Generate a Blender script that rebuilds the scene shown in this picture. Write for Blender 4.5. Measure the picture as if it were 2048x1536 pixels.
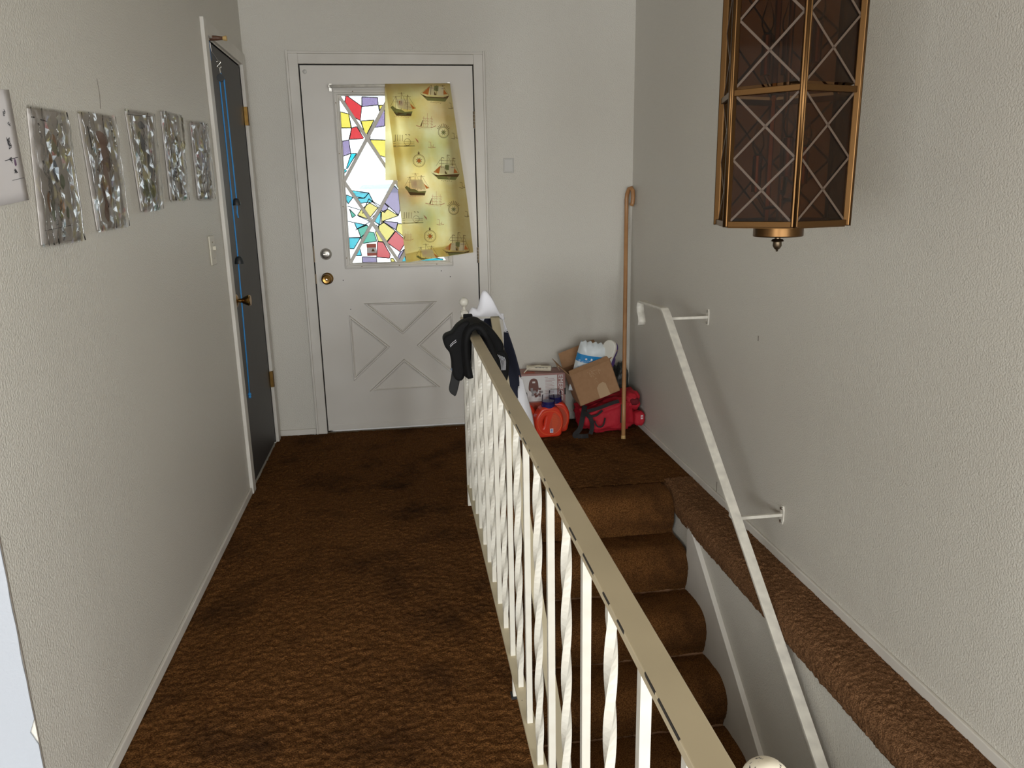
import bpy, bmesh, math, random
import numpy as np
from mathutils import Vector, Matrix, noise as mnoise
random.seed(7); rng = np.random.default_rng(11)
for o in list(bpy.data.objects): bpy.data.objects.remove(o)
S = bpy.context.scene
COL = S.collection

# ------------------------------------------------------------------ camera
CX, CZ, YAW, PITCH, ROLL, FPX = 0.7616, 1.3454, 0.1395, 0.2429, -0.0191, 1525.4
D, W = 4.4206, 2.1098                    # back wall, right wall
fw = Vector((math.sin(YAW)*math.cos(PITCH), math.cos(YAW)*math.cos(PITCH), -math.sin(PITCH)))
rt = Vector((math.cos(YAW), -math.sin(YAW), 0)); up = rt.cross(fw)
r2 = rt*math.cos(ROLL)+up*math.sin(ROLL); u2 = -rt*math.sin(ROLL)+up*math.cos(ROLL)
cam = bpy.data.cameras.new('camera'); co = bpy.data.objects.new('camera', cam); COL.objects.link(co)
m = Matrix((r2, u2, -fw)).transposed().to_4x4(); m.translation = (CX, 0, CZ); co.matrix_world = m
cam.sensor_fit = 'HORIZONTAL'; cam.sensor_width = 36; cam.lens = FPX/2048*36; cam.clip_start = .02
S.camera = co

# ------------------------------------------------------------------ sky, daylight through the windows, added side fill, exposure
wd = bpy.data.worlds.new('sky'); S.world = wd; wd.use_nodes = True
bg = wd.node_tree.nodes['Background']; bg.inputs[0].default_value = (.90, .96, 1, 1); bg.inputs[1].default_value = 4.0
def window_or_fill_light(name, loc, rot, sx, sy, power, col=(.98, .995, 1)):
    l = bpy.data.lights.new(name, 'AREA'); l.shape = 'RECTANGLE'; l.size = sx; l.size_y = sy; l.energy = power; l.color = col
    o = bpy.data.objects.new(name, l); COL.objects.link(o); o.location = loc; o.rotation_euler = rot
    return o
YB = -3.6                                # wall behind the viewer
window_or_fill_light('daylight_window_left', (-2.3, YB+.02, 1.1), (math.radians(90), 0, 0), 2.4, 1.5, 165)
window_or_fill_light('daylight_window_middle', (.75, YB+.02, 1.1), (math.radians(90), 0, 0), 1.7, 1.5, 85)
window_or_fill_light('fill_light_right', (W-.02, -1.9, 1.1), (0, math.radians(90), 0), 1.5, 2.0, 145)  # added fill lamp that brightens the left wall, no known window there
vs = S.view_settings; vs.view_transform = 'Standard'; vs.look = 'None'; vs.gamma = 1; vs.use_curve_mapping = False; vs.exposure = .04

S.cycles.max_bounces = 8; S.cycles.diffuse_bounces = 4; S.cycles.glossy_bounces = 3; S.cycles.transmission_bounces = 4; S.cycles.transparent_max_bounces = 14

# ------------------------------------------------------------------ materials
def lin(c): return tuple(((v/255)/12.92 if v/255 <= .04045 else ((v/255+.055)/1.055)**2.4) for v in c)
MATS = {}
def mat(name, col=(200, 200, 200), rough=.5, metal=0, bump=None, var=None, trans=0, spec=.5, alpha=None, emis=None, sheen=0):
    """bump = (noise scale, strength, distance); var = (noise scale, colour b, contrast)"""
    M = bpy.data.materials.new(name); M.use_nodes = True; nt = M.node_tree; N = nt.nodes; L = nt.links
    b = N['Principled BSDF']; c = (*lin(col), 1)
    b.inputs['Base Color'].default_value = c; b.inputs['Roughness'].default_value = rough; b.inputs['Metallic'].default_value = metal
    b.inputs['Specular IOR Level'].default_value = spec
    if trans: b.inputs['Transmission Weight'].default_value = trans
    if sheen: b.inputs['Sheen Weight'].default_value = sheen
    tc = None
    if bump or var:
        tc = N.new('ShaderNodeTexCoord')
    if bump:
        n = N.new('ShaderNodeTexNoise'); n.inputs['Scale'].default_value = bump[0]; n.inputs['Detail'].default_value = 1
        L.new(tc.outputs['Object'], n.inputs['Vector'])
        bp = N.new('ShaderNodeBump'); bp.inputs['Strength'].default_value = bump[1]; bp.inputs['Distance'].default_value = bump[2]
        L.new(n.outputs['Fac'], bp.inputs['Height']); L.new(bp.outputs['Normal'], b.inputs['Normal'])
    if var:
        n = N.new('ShaderNodeTexNoise'); n.inputs['Scale'].default_value = var[0]; n.inputs['Detail'].default_value = 1.5
        L.new(tc.outputs['Object'], n.inputs['Vector'])
        r = N.new('ShaderNodeValToRGB'); r.color_ramp.elements[0].color = c; r.color_ramp.elements[1].color = (*lin(var[1]), 1)
        k = var[2]; r.color_ramp.elements[0].position = .5-k; r.color_ramp.elements[1].position = .5+k
        L.new(n.outputs['Fac'], r.inputs['Fac']); L.new(r.outputs['Color'], b.inputs['Base Color'])
    MATS[name] = M
    return M
def clear_mat(name, tint, gloss_rough=.05, ior=1.45):
    """thin see-through sheet: tinted transparency plus fresnel reflection"""
    M = bpy.data.materials.new(name); M.use_nodes = True; nt = M.node_tree; N = nt.nodes; L = nt.links
    N.remove(N['Principled BSDF'])
    t = N.new('ShaderNodeBsdfTransparent'); t.inputs[0].default_value = (*tint, 1)
    g = N.new('ShaderNodeBsdfGlossy'); g.inputs['Roughness'].default_value = gloss_rough
    f = N.new('ShaderNodeFresnel'); f.inputs['IOR'].default_value = ior
    mx = N.new('ShaderNodeMixShader'); L.new(f.outputs[0], mx.inputs[0]); L.new(t.outputs[0], mx.inputs[1]); L.new(g.outputs[0], mx.inputs[2])
    L.new(mx.outputs[0], N['Material Output'].inputs['Surface']); MATS[name] = M
    return M

mat('wall', (206, 202, 192), .42, bump=(190, .42, .005), var=(1.3, (200, 196, 186), .3), spec=.4)
mat('wall_white', (158, 162, 168), .5, bump=(160, .25, .003))
mat('ceiling', (166, 158, 144), .8)
mat('trim', (214, 210, 202), .4, var=(6, (200, 195, 186), .25))
mat('door_white', (212, 208, 201), .30, bump=(60, .06, .002), var=(5, (205, 200, 192), .3))
mat('door_dark', (60, 58, 56), .5, var=(18, (54, 52, 51), .3))
mat('gap', (22, 20, 18), .9)
mat('brass', (176, 140, 80), .28, 1, var=(30, (150, 112, 60), .3))
mat('brass_lamp', (98, 72, 44), .36, 1)
mat('bronze', (96, 84, 68), .4, 1)
mat('steel', (190, 188, 182), .28, 1)
mat('chrome', (215, 212, 205), .12, 1)
mat('rail_white', (206, 203, 192), .36, var=(40, (198, 193, 180), .3))
mat('handrail_white', (224, 220, 208), .4, var=(30, (204, 200, 190), .2))
mat('cloth_white', (226, 226, 232), .9, bump=(500, .3, .001)); mat('cloth_navy', (28, 32, 50), .9, bump=(500, .3, .001))
mat('neoprene', (11, 11, 12), .8, bump=(700, .3, .001), spec=.25); mat('strap_black', (13, 13, 13), .7)
mat('hook_blue', (84, 98, 116), .7)
mat('cane_wood', (172, 128, 84), .4, var=(22, (158, 112, 70), .3))
mat('rope_blue', (48, 132, 196), .7); mat('black_plastic', (32, 36, 38), .5)
mat('peg_brown', (92, 62, 44), .5); mat('peg_tip', (196, 164, 108), .5); mat('strap_blue', (60, 110, 165), .8)
mat('plate_ivory', (196, 190, 172), .22); mat('plate_grey', (190, 188, 182), .4)
mat('paper', (222, 218, 218), .7); mat('paper_dim', (226, 221, 217), .7)
mat('ink', (58, 58, 62), .8); mat('ink_purple', (110, 84, 112), .8)
mat('cardboard', (166, 128, 94), .85, var=(40, (156, 118, 84), .3)); mat('cardboard_in', (140, 104, 76), .9); mat('tape', (188, 158, 124), .4)
mat('kit_box', (164, 122, 116), .5); mat('kit_white', (222, 220, 218), .5); mat('kit_brown', (112, 74, 66), .6); mat('kit_red', (186, 84, 62), .5)
mat('kit_grey', (150, 146, 146), .6); mat('kit_rule', (170, 130, 126), .6)
mat('torch', (220, 212, 190), .4)
mat('jug', (214, 58, 34), .32, spec=.5); mat('jug_panel', (196, 82, 56), .3); mat('jug_ring', (222, 96, 52), .35)
mat('cap_blue', (38, 38, 96), .25); mat('label_white', (226, 226, 232), .5); mat('label_blue', (70, 90, 170), .5)
mat('pack_white', (224, 232, 236), .3, bump=(14, .5, .02)); mat('pack_blue', (40, 140, 205), .3); mat('pack_print', (96, 140, 190), .5)
mat('shoe_white', (224, 222, 212), .5); mat('shoe_purple', (84, 58, 130), .6)
mat('bag_red', (176, 22, 40), .75, bump=(30, .45, .012)); mat('bag_dark', (104, 14, 26), .85)
mat('strap_web', (26, 24, 25), .8, bump=(300, .3, .001)); mat('bin_bag', (52, 58, 58), .35, bump=(25, .6, .01))
mat('concrete', (205, 208, 212), .9); mat('far_house', (150, 165, 180), .9); mat('far_tree', (120, 140, 140), .9)
mat('lead', (46, 46, 48), .6)
mat('crack', (96, 88, 78), .9)
clear_mat('pane_clear', (.96, .98, .98), .02, 1.3)
clear_mat('cap_clear', (.95, .95, .97), .08, 1.12)
clear_mat('plastic_film', (.985, .985, .985), .06, 1.5)
clear_mat('film_fold', (.97, .97, .97), .12, 2.2)
clear_mat('smoked_glass', (.56, .42, .30), .04, 1.3)
mat('glass_groove', (84, 70, 59), .3)
for nm, c in dict(red=(.50, .13, .14), yellow=(.55, .50, .20), purple=(.34, .30, .39), cyan=(.0, .46, .50), teal=(.01, .40, .32)).items():
    clear_mat('glass_'+nm, c, .15, 1.35)

# carpet: brown pile with worn, soiled patches
def carpet_mat(name, a, b, stain):
    M = mat(name, a, .95, spec=.06); nt = M.node_tree; N = nt.nodes; L = nt.links; B = N['Principled BSDF']
    tc = N.new('ShaderNodeTexCoord')
    n1 = N.new('ShaderNodeTexNoise'); n1.inputs['Scale'].default_value = 230; n1.inputs['Detail'].default_value = 1
    n2 = N.new('ShaderNodeTexNoise'); n2.inputs['Scale'].default_value = 3.2; n2.inputs['Detail'].default_value = 5; n2.inputs['Roughness'].default_value = .6
    for n in (n1, n2): L.new(tc.outputs['Object'], n.inputs['Vector'])
    r1 = N.new('ShaderNodeValToRGB'); r1.color_ramp.elements[0].position = .36; r1.color_ramp.elements[1].position = .66
    r1.color_ramp.elements[0].color = (*lin(a), 1); r1.color_ramp.elements[1].color = (*lin(b), 1)
    r2_ = N.new('ShaderNodeValToRGB'); r2_.color_ramp.elements[0].position = .50; r2_.color_ramp.elements[1].position = .68
    r2_.color_ramp.elements[0].color = (0, 0, 0, 1); r2_.color_ramp.elements[1].color = (stain, stain, stain, 1)
    mx = N.new('ShaderNodeMixRGB'); mx.inputs[2].default_value = (*lin((38, 24, 14)), 1)
    L.new(n1.outputs['Fac'], r1.inputs['Fac']); L.new(n2.outputs['Fac'], r2_.inputs['Fac'])
    # soiled walking line in the middle of the hall
    prev = r2_.outputs['Color']
    for (cx_, cy_, rad) in ((.74, 2.55, .42), (.66, 3.55, .5), (.80, 3.15, .3), (.55, 1.75, .4)):
        vd = N.new('ShaderNodeVectorMath'); vd.operation = 'DISTANCE'; vd.inputs[1].default_value = (cx_, cy_, 0); L.new(tc.outputs['Object'], vd.inputs[0])
        mr = N.new('ShaderNodeMapRange'); mr.inputs[1].default_value = 0; mr.inputs[2].default_value = rad; mr.inputs[3].default_value = .95*stain; mr.inputs[4].default_value = 0
        L.new(vd.outputs['Value'], mr.inputs[0])
        mu = N.new('ShaderNodeMath'); mu.operation = 'MULTIPLY'; L.new(mr.outputs[0], mu.inputs[0]); L.new(n2.outputs['Fac'], mu.inputs[1])
        mm = N.new('ShaderNodeMath'); mm.operation = 'ADD'; mm.use_clamp = True; L.new(mu.outputs[0], mm.inputs[0]); L.new(prev, mm.inputs[1]); prev = mm.outputs[0]
    L.new(prev, mx.inputs[0]); L.new(r1.outputs['Color'], mx.inputs[1]); L.new(mx.outputs[0], B.inputs['Base Color'])
    n3 = N.new('ShaderNodeTexNoise'); n3.inputs['Scale'].default_value = 260; n3.inputs['Detail'].default_value = 1
    L.new(tc.outputs['Object'], n3.inputs['Vector'])
    bp = N.new('ShaderNodeBump'); bp.inputs['Strength'].default_value = .8; bp.inputs['Distance'].default_value = .004
    L.new(n3.outputs['Fac'], bp.inputs['Height']); L.new(bp.outputs['Normal'], B.inputs['Normal'])
    return M
carpet_mat('carpet', (74, 46, 22), (114, 77, 42), .6)
carpet_mat('carpet_clean', (90, 63, 42), (132, 97, 68), .2)

# top rail: beige paint with dark chips along its edges
def chipped(name, col, xl, xr, thr):
    M = mat(name, col, .45, var=(9, tuple(int(v*.93) for v in col), .3)); nt = M.node_tree; N = nt.nodes; L = nt.links; B = N['Principled BSDF']
    src = B.inputs['Base Color'].links[0].from_socket
    tc = N.new('ShaderNodeTexCoord'); sp = N.new('ShaderNodeSeparateXYZ'); L.new(tc.outputs['Object'], sp.inputs[0])
    n = N.new('ShaderNodeTexNoise'); n.inputs['Scale'].default_value = 22; n.inputs['Detail'].default_value = 5; L.new(tc.outputs['Object'], n.inputs['Vector'])
    def math_(op, a, b):
        k = N.new('ShaderNodeMath'); k.operation = op
        for i, v in enumerate((a, b)):
            if isinstance(v, (int, float)): k.inputs[i].default_value = v
            else: L.new(v, k.inputs[i])
        return k.outputs[0]
    edge = math_('LESS_THAN', math_('ABSOLUTE', math_('SUBTRACT', sp.outputs[0], xl), 0), .0014)
    edge2 = math_('LESS_THAN', math_('ABSOLUTE', math_('SUBTRACT', sp.outputs[0], xr), 0), .0006)
    e = math_('MAXIMUM', edge, edge2)
    near = math_('LESS_THAN', sp.outputs[1], 1.75)
    up_f = math_('GREATER_THAN', sp.outputs[2], .852-.0035)
    c = math_('MULTIPLY', math_('MULTIPLY', math_('MULTIPLY', e, up_f), near), math_('GREATER_THAN', n.outputs['Fac'], thr))
    spot = N.new('ShaderNodeTexNoise'); spot.inputs['Scale'].default_value = 55; L.new(tc.outputs['Object'], spot.inputs['Vector'])
    c = math_('MAXIMUM', c, math_('GREATER_THAN', spot.outputs['Fac'], .79))
    mx = N.new('ShaderNodeMixRGB'); mx.inputs[2].default_value = (*lin((44, 40, 36)), 1)
    L.new(c, mx.inputs[0]); L.new(src, mx.inputs[1]); L.new(mx.outputs[0], B.inputs['Base Color'])
    return M
RX = 1.012; RHW = .0185                   # centre and half width of the guard railing
chipped('rail_beige', (192, 178, 148), RX-RHW, RX+RHW, .53)
chipped('rail_beige_plain', (206, 194, 164), 99, 99, .9)
def ball_mat():
    M = mat('ball_chipped', (226, 218, 198), .35); nt = M.node_tree; N = nt.nodes; L = nt.links; B = N['Principled BSDF']
    tc = N.new('ShaderNodeTexCoord'); n = N.new('ShaderNodeTexNoise'); n.inputs['Scale'].default_value = 70; n.inputs['Detail'].default_value = 3; n.inputs['Distortion'].default_value = 2.5
    L.new(tc.outputs['Object'], n.inputs['Vector'])
    r = N.new('ShaderNodeValToRGB'); r.color_ramp.interpolation = 'CONSTANT'
    r.color_ramp.elements[0].color = (*lin((226, 218, 198)), 1); e = r.color_ramp.elements.new(.59); e.color = (*lin((38, 38, 38)), 1)
    r.color_ramp.elements[2].position = .68; r.color_ramp.elements[2].color = (*lin((226, 218, 198)), 1)
    L.new(n.outputs['Fac'], r.inputs['Fac']); L.new(r.outputs['Color'], B.inputs['Base Color'])
ball_mat()
def curtain_mat():
    M = bpy.data.materials.new('curtain'); M.use_nodes = True; nt = M.node_tree; N = nt.nodes; L = nt.links; N.remove(N['Principled BSDF'])
    d = N.new('ShaderNodeBsdfDiffuse'); d.inputs[0].default_value = (*lin((224, 212, 160)), 1)
    t = N.new('ShaderNodeBsdfTranslucent'); t.inputs[0].default_value = (*lin((240, 224, 150)), 1)
    mx = N.new('ShaderNodeMixShader'); mx.inputs[0].default_value = .74
    tc = N.new('ShaderNodeTexCoord'); n = N.new('ShaderNodeTexNoise'); n.inputs['Scale'].default_value = 9; n.inputs['Detail'].default_value = 4; L.new(tc.outputs['Object'], n.inputs['Vector'])
    r = N.new('ShaderNodeValToRGB'); r.color_ramp.elements[0].position = .35; r.color_ramp.elements[1].position = .65
    r.color_ramp.elements[0].color = (*lin((232, 208, 128)), 1); r.color_ramp.elements[1].color = (*lin((240, 230, 176)), 1)
    L.new(n.outputs['Fac'], r.inputs['Fac']); L.new(r.outputs['Color'], t.inputs[0])
    L.new(d.outputs[0], mx.inputs[1]); L.new(t.outputs[0], mx.inputs[2]); L.new(mx.outputs[0], N['Material Output'].inputs['Surface']); MATS['curtain'] = M
    for nm, c in dict(print_brown=(128, 104, 70), print_green=(140, 142, 96), print_orange=(206, 130, 74), print_red=(196, 128, 100), print_sail=(232, 222, 186)).items():
        M = bpy.data.materials.new(nm); M.use_nodes = True; nt = M.node_tree; N = nt.nodes; L = nt.links; N.remove(N['Principled BSDF'])
        d = N.new('ShaderNodeBsdfDiffuse'); d.inputs[0].default_value = (*lin(c), 1); t = N.new('ShaderNodeBsdfTranslucent'); t.inputs[0].default_value = (*lin(c), 1)
        mx = N.new('ShaderNodeMixShader'); mx.inputs[0].default_value = .5
        L.new(d.outputs[0], mx.inputs[1]); L.new(t.outputs[0], mx.inputs[2]); L.new(mx.outputs[0], N['Material Output'].inputs['Surface']); MATS[nm] = M
curtain_mat()

# ------------------------------------------------------------------ mesh helpers
class MB:
    def __init__(s): s.v = []; s.f = []
    def add(s, v, f):
        k = len(s.v); s.v += [tuple(p) for p in v]; s.f += [tuple(i+k for i in q) for q in f]; return s
    def box(s, x0, x1, y0, y1, z0, z1):
        v = [(x, y, z) for z in (z0, z1) for y in (y0, y1) for x in (x0, x1)]
        return s.add(v, [(0, 2, 3, 1), (4, 5, 7, 6), (0, 1, 5, 4), (2, 6, 7, 3), (0, 4, 6, 2), (1, 3, 7, 5)])
    def sweep(s, pts, prof, upv=(0, 0, 1), twist=None, cap=True, closed=False):
        """profile (a,b) polygon swept along pts; a across, b along the upper normal"""
        pts = [Vector(p) for p in pts]; n = len(pts); m_ = len(prof); U = Vector(upv); vs_ = []; last = None
        for i, p in enumerate(pts):
            a = pts[(i-1) % n] if closed else pts[max(i-1, 0)]; b = pts[(i+1) % n] if closed else pts[min(i+1, n-1)]
            t = (b-a).normalized(); sd = t.cross(U)
            if sd.length < 1e-3: sd = last.copy() if last else t.cross(Vector((1, .01, 0)))
            sd.normalize()
            if last is not None and upv is None and sd.dot(last) < 0: sd = -sd
            last = sd; nn = sd.cross(t).normalized(); ang = twist(i/(n-1)) if twist else 0; c, si = math.cos(ang), math.sin(ang)
            for (q, w) in prof:
                q, w = q*c-w*si, q*si+w*c
                vs_.append(p+sd*q+nn*w)
        f = []
        R_ = n if closed else n-1
        for i in range(R_):
            for j in range(m_):
                f.append((i*m_+j, i*m_+(j+1) % m_, ((i+1) % n)*m_+(j+1) % m_, ((i+1) % n)*m_+j))
        if cap and not closed: f += [tuple(range(m_-1, -1, -1)), tuple((n-1)*m_+j for j in range(m_))]
        return s.add(vs_, f)
    def tube(s, pts, r, n=10, **k):
        return s.sweep(pts, [(r*math.cos(2*math.pi*i/n), r*math.sin(2*math.pi*i/n)) for i in range(n)], **k)
    def bar(s, pts, w, h, **k):
        return s.sweep(pts, [(-w/2, -h/2), (w/2, -h/2), (w/2, h/2), (-w/2, h/2)], **k)
    def lathe(s, prof, c=(0, 0, 0), axis='Z', n=24, cap=True):
        vs_ = []; m_ = len(prof)
        for (r, z) in prof:
            for i in range(n):
                a = 2*math.pi*i/n; x, y = r*math.cos(a), r*math.sin(a)
                q = {'Z': (x, y, z), 'X': (z, x, y), 'Y': (x, z, y)}[axis]
                vs_.append((c[0]+q[0], c[1]+q[1], c[2]+q[2]))
        f = [(k*n+i, k*n+(i+1) % n, (k+1)*n+(i+1) % n, (k+1)*n+i) for k in range(m_-1) for i in range(n)]
        if cap: f += [tuple(range(n-1, -1, -1)), tuple((m_-1)*n+i for i in range(n))]
        return s.add(vs_, f)
    def grid(s, fn, nu, nv):
        vs_ = [fn(i/(nu-1), j/(nv-1)) for j in range(nv) for i in range(nu)]
        return s.add(vs_, [(j*nu+i, j*nu+i+1, (j+1)*nu+i+1, (j+1)*nu+i) for j in range(nv-1) for i in range(nu-1)])
    def poly(s, pts): return s.add(pts, [tuple(range(len(pts)))])
    def prism(s, pts, off):
        n = len(pts); off = Vector(off); a = [Vector(p) for p in pts]
        return s.add(a+[p+off for p in a], [tuple(range(n-1, -1, -1)), tuple(range(n, 2*n))]+[(i, (i+1) % n, n+(i+1) % n, n+i) for i in range(n)])
    def mesh(s, name, smooth=False, recalc=True):
        me = bpy.data.meshes.new(name); me.from_pydata([tuple(p) for p in s.v], [], s.f)
        if recalc: bm = bmesh.new(); bm.from_mesh(me); bmesh.ops.recalc_face_normals(bm, faces=bm.faces); bm.to_mesh(me); bm.free()
        if smooth: me.polygons.foreach_set('use_smooth', [True]*len(me.polygons))
        return me
    def build(s, name, mt, parent=None, smooth=False, bevel=0, solid=0, sub=0, angle=None):
        return link(name, s.mesh(name, smooth), mt, parent, bevel, solid, sub, angle)
def link(name, me, mt, parent=None, bevel=0, solid=0, sub=0, angle=None):
    o = bpy.data.objects.new(name, me); COL.objects.link(o)
    if mt and not me.materials: me.materials.append(MATS[mt])
    if parent: o.parent = parent
    if solid: md = o.modifiers.new('solid', 'SOLIDIFY'); md.thickness = solid; md.offset = 0
    if sub: md = o.modifiers.new('sub', 'SUBSURF'); md.levels = sub; md.render_levels = sub
    if bevel: md = o.modifiers.new('bevel', 'BEVEL'); md.width = bevel; md.segments = 2; md.limit_method = 'ANGLE'
    if angle: me.polygons.foreach_set('use_smooth', [True]*len(me.polygons)); bm = bmesh.new(); bm.from_mesh(me); _sh(bm, angle); bm.to_mesh(me); bm.free()
    return o
def _sh(bm, ang):
    for e in bm.edges:
        if len(e.link_faces) == 2 and e.calc_face_angle(0) > ang: e.smooth = False
def tag(o, label, cat, group=None):
    o['label'] = label; o['category'] = cat
    if group: o['group'] = group
    return o
def struct(o, label=None, cat=None):
    o['kind'] = 'structure'
    if label: o['label'] = label
    if cat: o['category'] = cat
    return o
def thing(name, label, cat, loc=(0, 0, 0), group=None):
    o = bpy.data.objects.new(name, None); COL.objects.link(o); o.location = loc; o.empty_display_size = .05
    bpy.context.view_layer.update()
    return tag(o, label, cat, group)
def keep(o, parent):
    """parent without moving"""
    o.parent = parent; o.matrix_parent_inverse = Matrix.Translation(parent.location).inverted(); return o
def curve_mesh(loops, extrude=.01, bevel=0, res=2, name='shape'):
    """flat outlines with holes, thickened, as a mesh in XY"""
    cu = bpy.data.curves.new(name, 'CURVE'); cu.dimensions = '2D'; cu.fill_mode = 'BOTH'; cu.extrude = extrude; cu.bevel_depth = bevel; cu.bevel_resolution = res
    for lp in loops:
        sp = cu.splines.new('POLY'); sp.points.add(len(lp)-1)
        for i, p in enumerate(lp): sp.points[i].co = (p[0], p[1], 0, 1)
        sp.use_cyclic_u = True
    return eval_curve(cu)
def eval_curve(cu):
    o = bpy.data.objects.new('tmp', cu); COL.objects.link(o); dg = bpy.context.evaluated_depsgraph_get(); dg.update()
    me = bpy.data.meshes.new_from_object(o.evaluated_get(dg)); bpy.data.objects.remove(o); bpy.data.curves.remove(cu); me.materials.clear()
    return me
def text_mesh(txt, size, extrude=.0004, align='LEFT', spacing=1):
    cu = bpy.data.curves.new('text', 'FONT'); cu.body = txt; cu.size = size; cu.extrude = extrude; cu.align_x = align; cu.space_character = spacing
    return eval_curve(cu)
def smooth_loop(pts, n=6):
    """closed Catmull-Rom through pts"""
    out = []; k = len(pts)
    for i in range(k):
        p0, p1, p2, p3 = (np.array(pts[(i+j-1) % k], float) for j in range(4))
        for t in np.linspace(0, 1, n, endpoint=False):
            out.append(tuple(.5*((2*p1)+(-p0+p2)*t+(2*p0-5*p1+4*p2-p3)*t*t+(-p0+3*p1-3*p2+p3)*t**3)))
    return out
def smooth_path(pts, n=8):
    pts = [pts[0]]+list(pts)+[pts[-1]]; out = []
    for i in range(1, len(pts)-2):
        p0, p1, p2, p3 = (np.array(pts[i+j-1], float) for j in range(4))
        for t in np.linspace(0, 1, n, endpoint=False):
            out.append(tuple(.5*((2*p1)+(-p0+p2)*t+(2*p0-5*p1+4*p2-p3)*t*t+(-p0+3*p1-3*p2+p3)*t**3)))
    return out+[tuple(pts[-1])]

# ------------------------------------------------------------------ the setting
ZC = 2.6; ZL = -2.45; SY = 3.09; SX0, SX1 = 1.04, 1.93   # ceiling, lower floor, landing edge, stair sides
XL = -4.0
def fuzz(n, m_, amp, seed, smooth_n=1):
    r = np.random.default_rng(seed).normal(0, 1, (n, m_))
    for _ in range(smooth_n): r = (r+np.roll(r, 1, 0)+np.roll(r, -1, 0)+np.roll(r, 1, 1)+np.roll(r, -1, 1))/5
    return r/r.std()*amp
def carpet_grid(mb, x0, x1, y0, y1, step, amp, seed):
    nx = int((x1-x0)/step)+1; ny = int((y1-y0)/step)+1; h = fuzz(ny, nx, amp, seed)
    X_, Y_ = np.meshgrid(np.linspace(x0, x1, nx), np.linspace(y0, y1, ny))
    v = np.stack([X_, Y_, h-.002], -1).reshape(-1, 3)
    idx = np.arange(nx*ny).reshape(ny, nx)
    f = np.stack([idx[:-1, :-1], idx[:-1, 1:], idx[1:, 1:], idx[1:, :-1]], -1).reshape(-1, 4)
    return mb.add(v.tolist(), f.tolist())
mb = MB()
carpet_grid(mb, 0, 1.035, 1.25, D, .0055, .0017, 1); carpet_grid(mb, 1.035, W, 3.30, D, .006, .0017, 2)
mb.box(XL, 1.04, YB, 1.25, -.12, -.002); mb.box(1.04, W, YB, .40, -.12, -.002)
mb.box(0, 1.04, 1.25, D, -.12, -.02); mb.box(1.04, W, 3.32, D, -.12, -.02)
struct(mb.build('floor', 'carpet', smooth=True), 'worn brown carpet of the hall and landing', 'carpet')
struct(MB().box(SX0-.1, 1.95, -1.2, 3.2, ZL-.1, ZL).build('floor_lower', 'carpet'), 'brown carpet at the foot of the stairs', 'floor')

# left wall with closet opening
mb = MB(); T = .12; CY0, CY1, CZT = 3.578, 4.302, 2.008
mb.box(-T, 0, 1.425, CY0, -.1, ZC).box(-T, 0, CY1, D+.12, -.1, ZC).box(-T, 0, CY0, CY1, CZT, ZC)
wl = struct(mb.build('wall_left', 'wall'), 'left hall wall with closet door and plastic sleeves', 'wall')
# bright plaster on the wall's end, with a chipped corner
pts = []; zz = np.linspace(-.02, ZC, 90)
for z in zz: pts.append((-.0005-abs(mnoise.noise((z*9, 3, 1)))*.004 - (.012 if abs(z-.34) < .02 else 0), 1.4245, z))
pts += [(-T, 1.4245, ZC), (-T, 1.4245, -.02)]
MB().prism(pts, (0, -.003, 0)).build('corner_plaster', 'wall_white', wl)
MB().box(-.0012, .0008, 1.4235, 1.4255, .2, .8).build('corner_crack', 'crack', wl)
# hairline crack in the plaster above the sleeves
MB().sweep([(.0004, 2.255, 1.66), (.0004, 2.26, 1.62), (.0004, 2.25, 1.585)], [(-.0006, -.0004), (.0006, -.0004), (.0006, .0004), (-.0006, .0004)], upv=(1, 0, 0)).build('hairline_crack', 'crack', wl)

# back wall with front door opening
X0, X1, ZD = .2832, 1.1972, 2.03
mb = MB(); mb.box(-T, X0-.012, D, D+.14, -.1, ZC).box(X1+.012, W+.12, D, D+.14, -.1, ZC).box(X0-.012, X1+.012, D, D+.14, ZD+.012, ZC)
struct(mb.build('wall_back', 'wall'), 'entry wall around the white front door', 'wall')
wr = struct(MB().box(W, W+.12, -.9, D+.14, ZL, ZC).box(W, W+.12, YB, -2.9, ZL, ZC).box(W, W+.12, -2.9, -.9, ZL, .35).box(W, W+.12, -2.9, -.9, 1.85, ZC).build('wall_right', 'wall'), 'right stairwell wall behind the hanging lantern', 'wall')
for (y, z, h) in ((2.735, .78, .02), (3.05, .03, .05)):
    MB().box(W-.0006, W+.001, y, y+.004, z, z+h).build('scuff_mark', 'crack', wr)
struct(MB().box(1.95, W+.001, YB, SY+.1, ZL, -.025).build('wall_stair_side', 'wall'), 'painted side wall below the carpeted ledge', 'wall')
struct(MB().box(SX0-.12, SX0, -1.2, 3.3, ZL, -.022).build('wall_stair_inner', 'wall'), 'stairwell wall under the guard railing', 'wall')
struct(MB().box(SX0, 1.95, SY+.14, SY+.2, ZL, -.03).build('wall_under_landing', 'wall'), 'wall closing the space under the landing', 'wall')
struct(MB().box(SX0-.12, 1.95, -1.3, -1.2, ZL, -.12).build('wall_lower', 'wall'), 'wall at the foot of the stairs', 'wall')
struct(MB().box(-.8, -T, 3.3, 3.35, 0, ZC).box(-.85, -.8, 3.3, D+.1, 0, ZC).box(-.8, -T, D+.05, D+.1, 0, ZC).box(-.85, 0, 3.3, D+.1, -.1, -.004).build('wall_closet', 'wall'), 'inner walls of the closet', 'wall')
struct(MB().box(XL, W+.12, YB-.1, D+.14, ZC, ZC+.1).build('ceiling', 'ceiling'), 'plain ceiling', 'ceiling')
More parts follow.
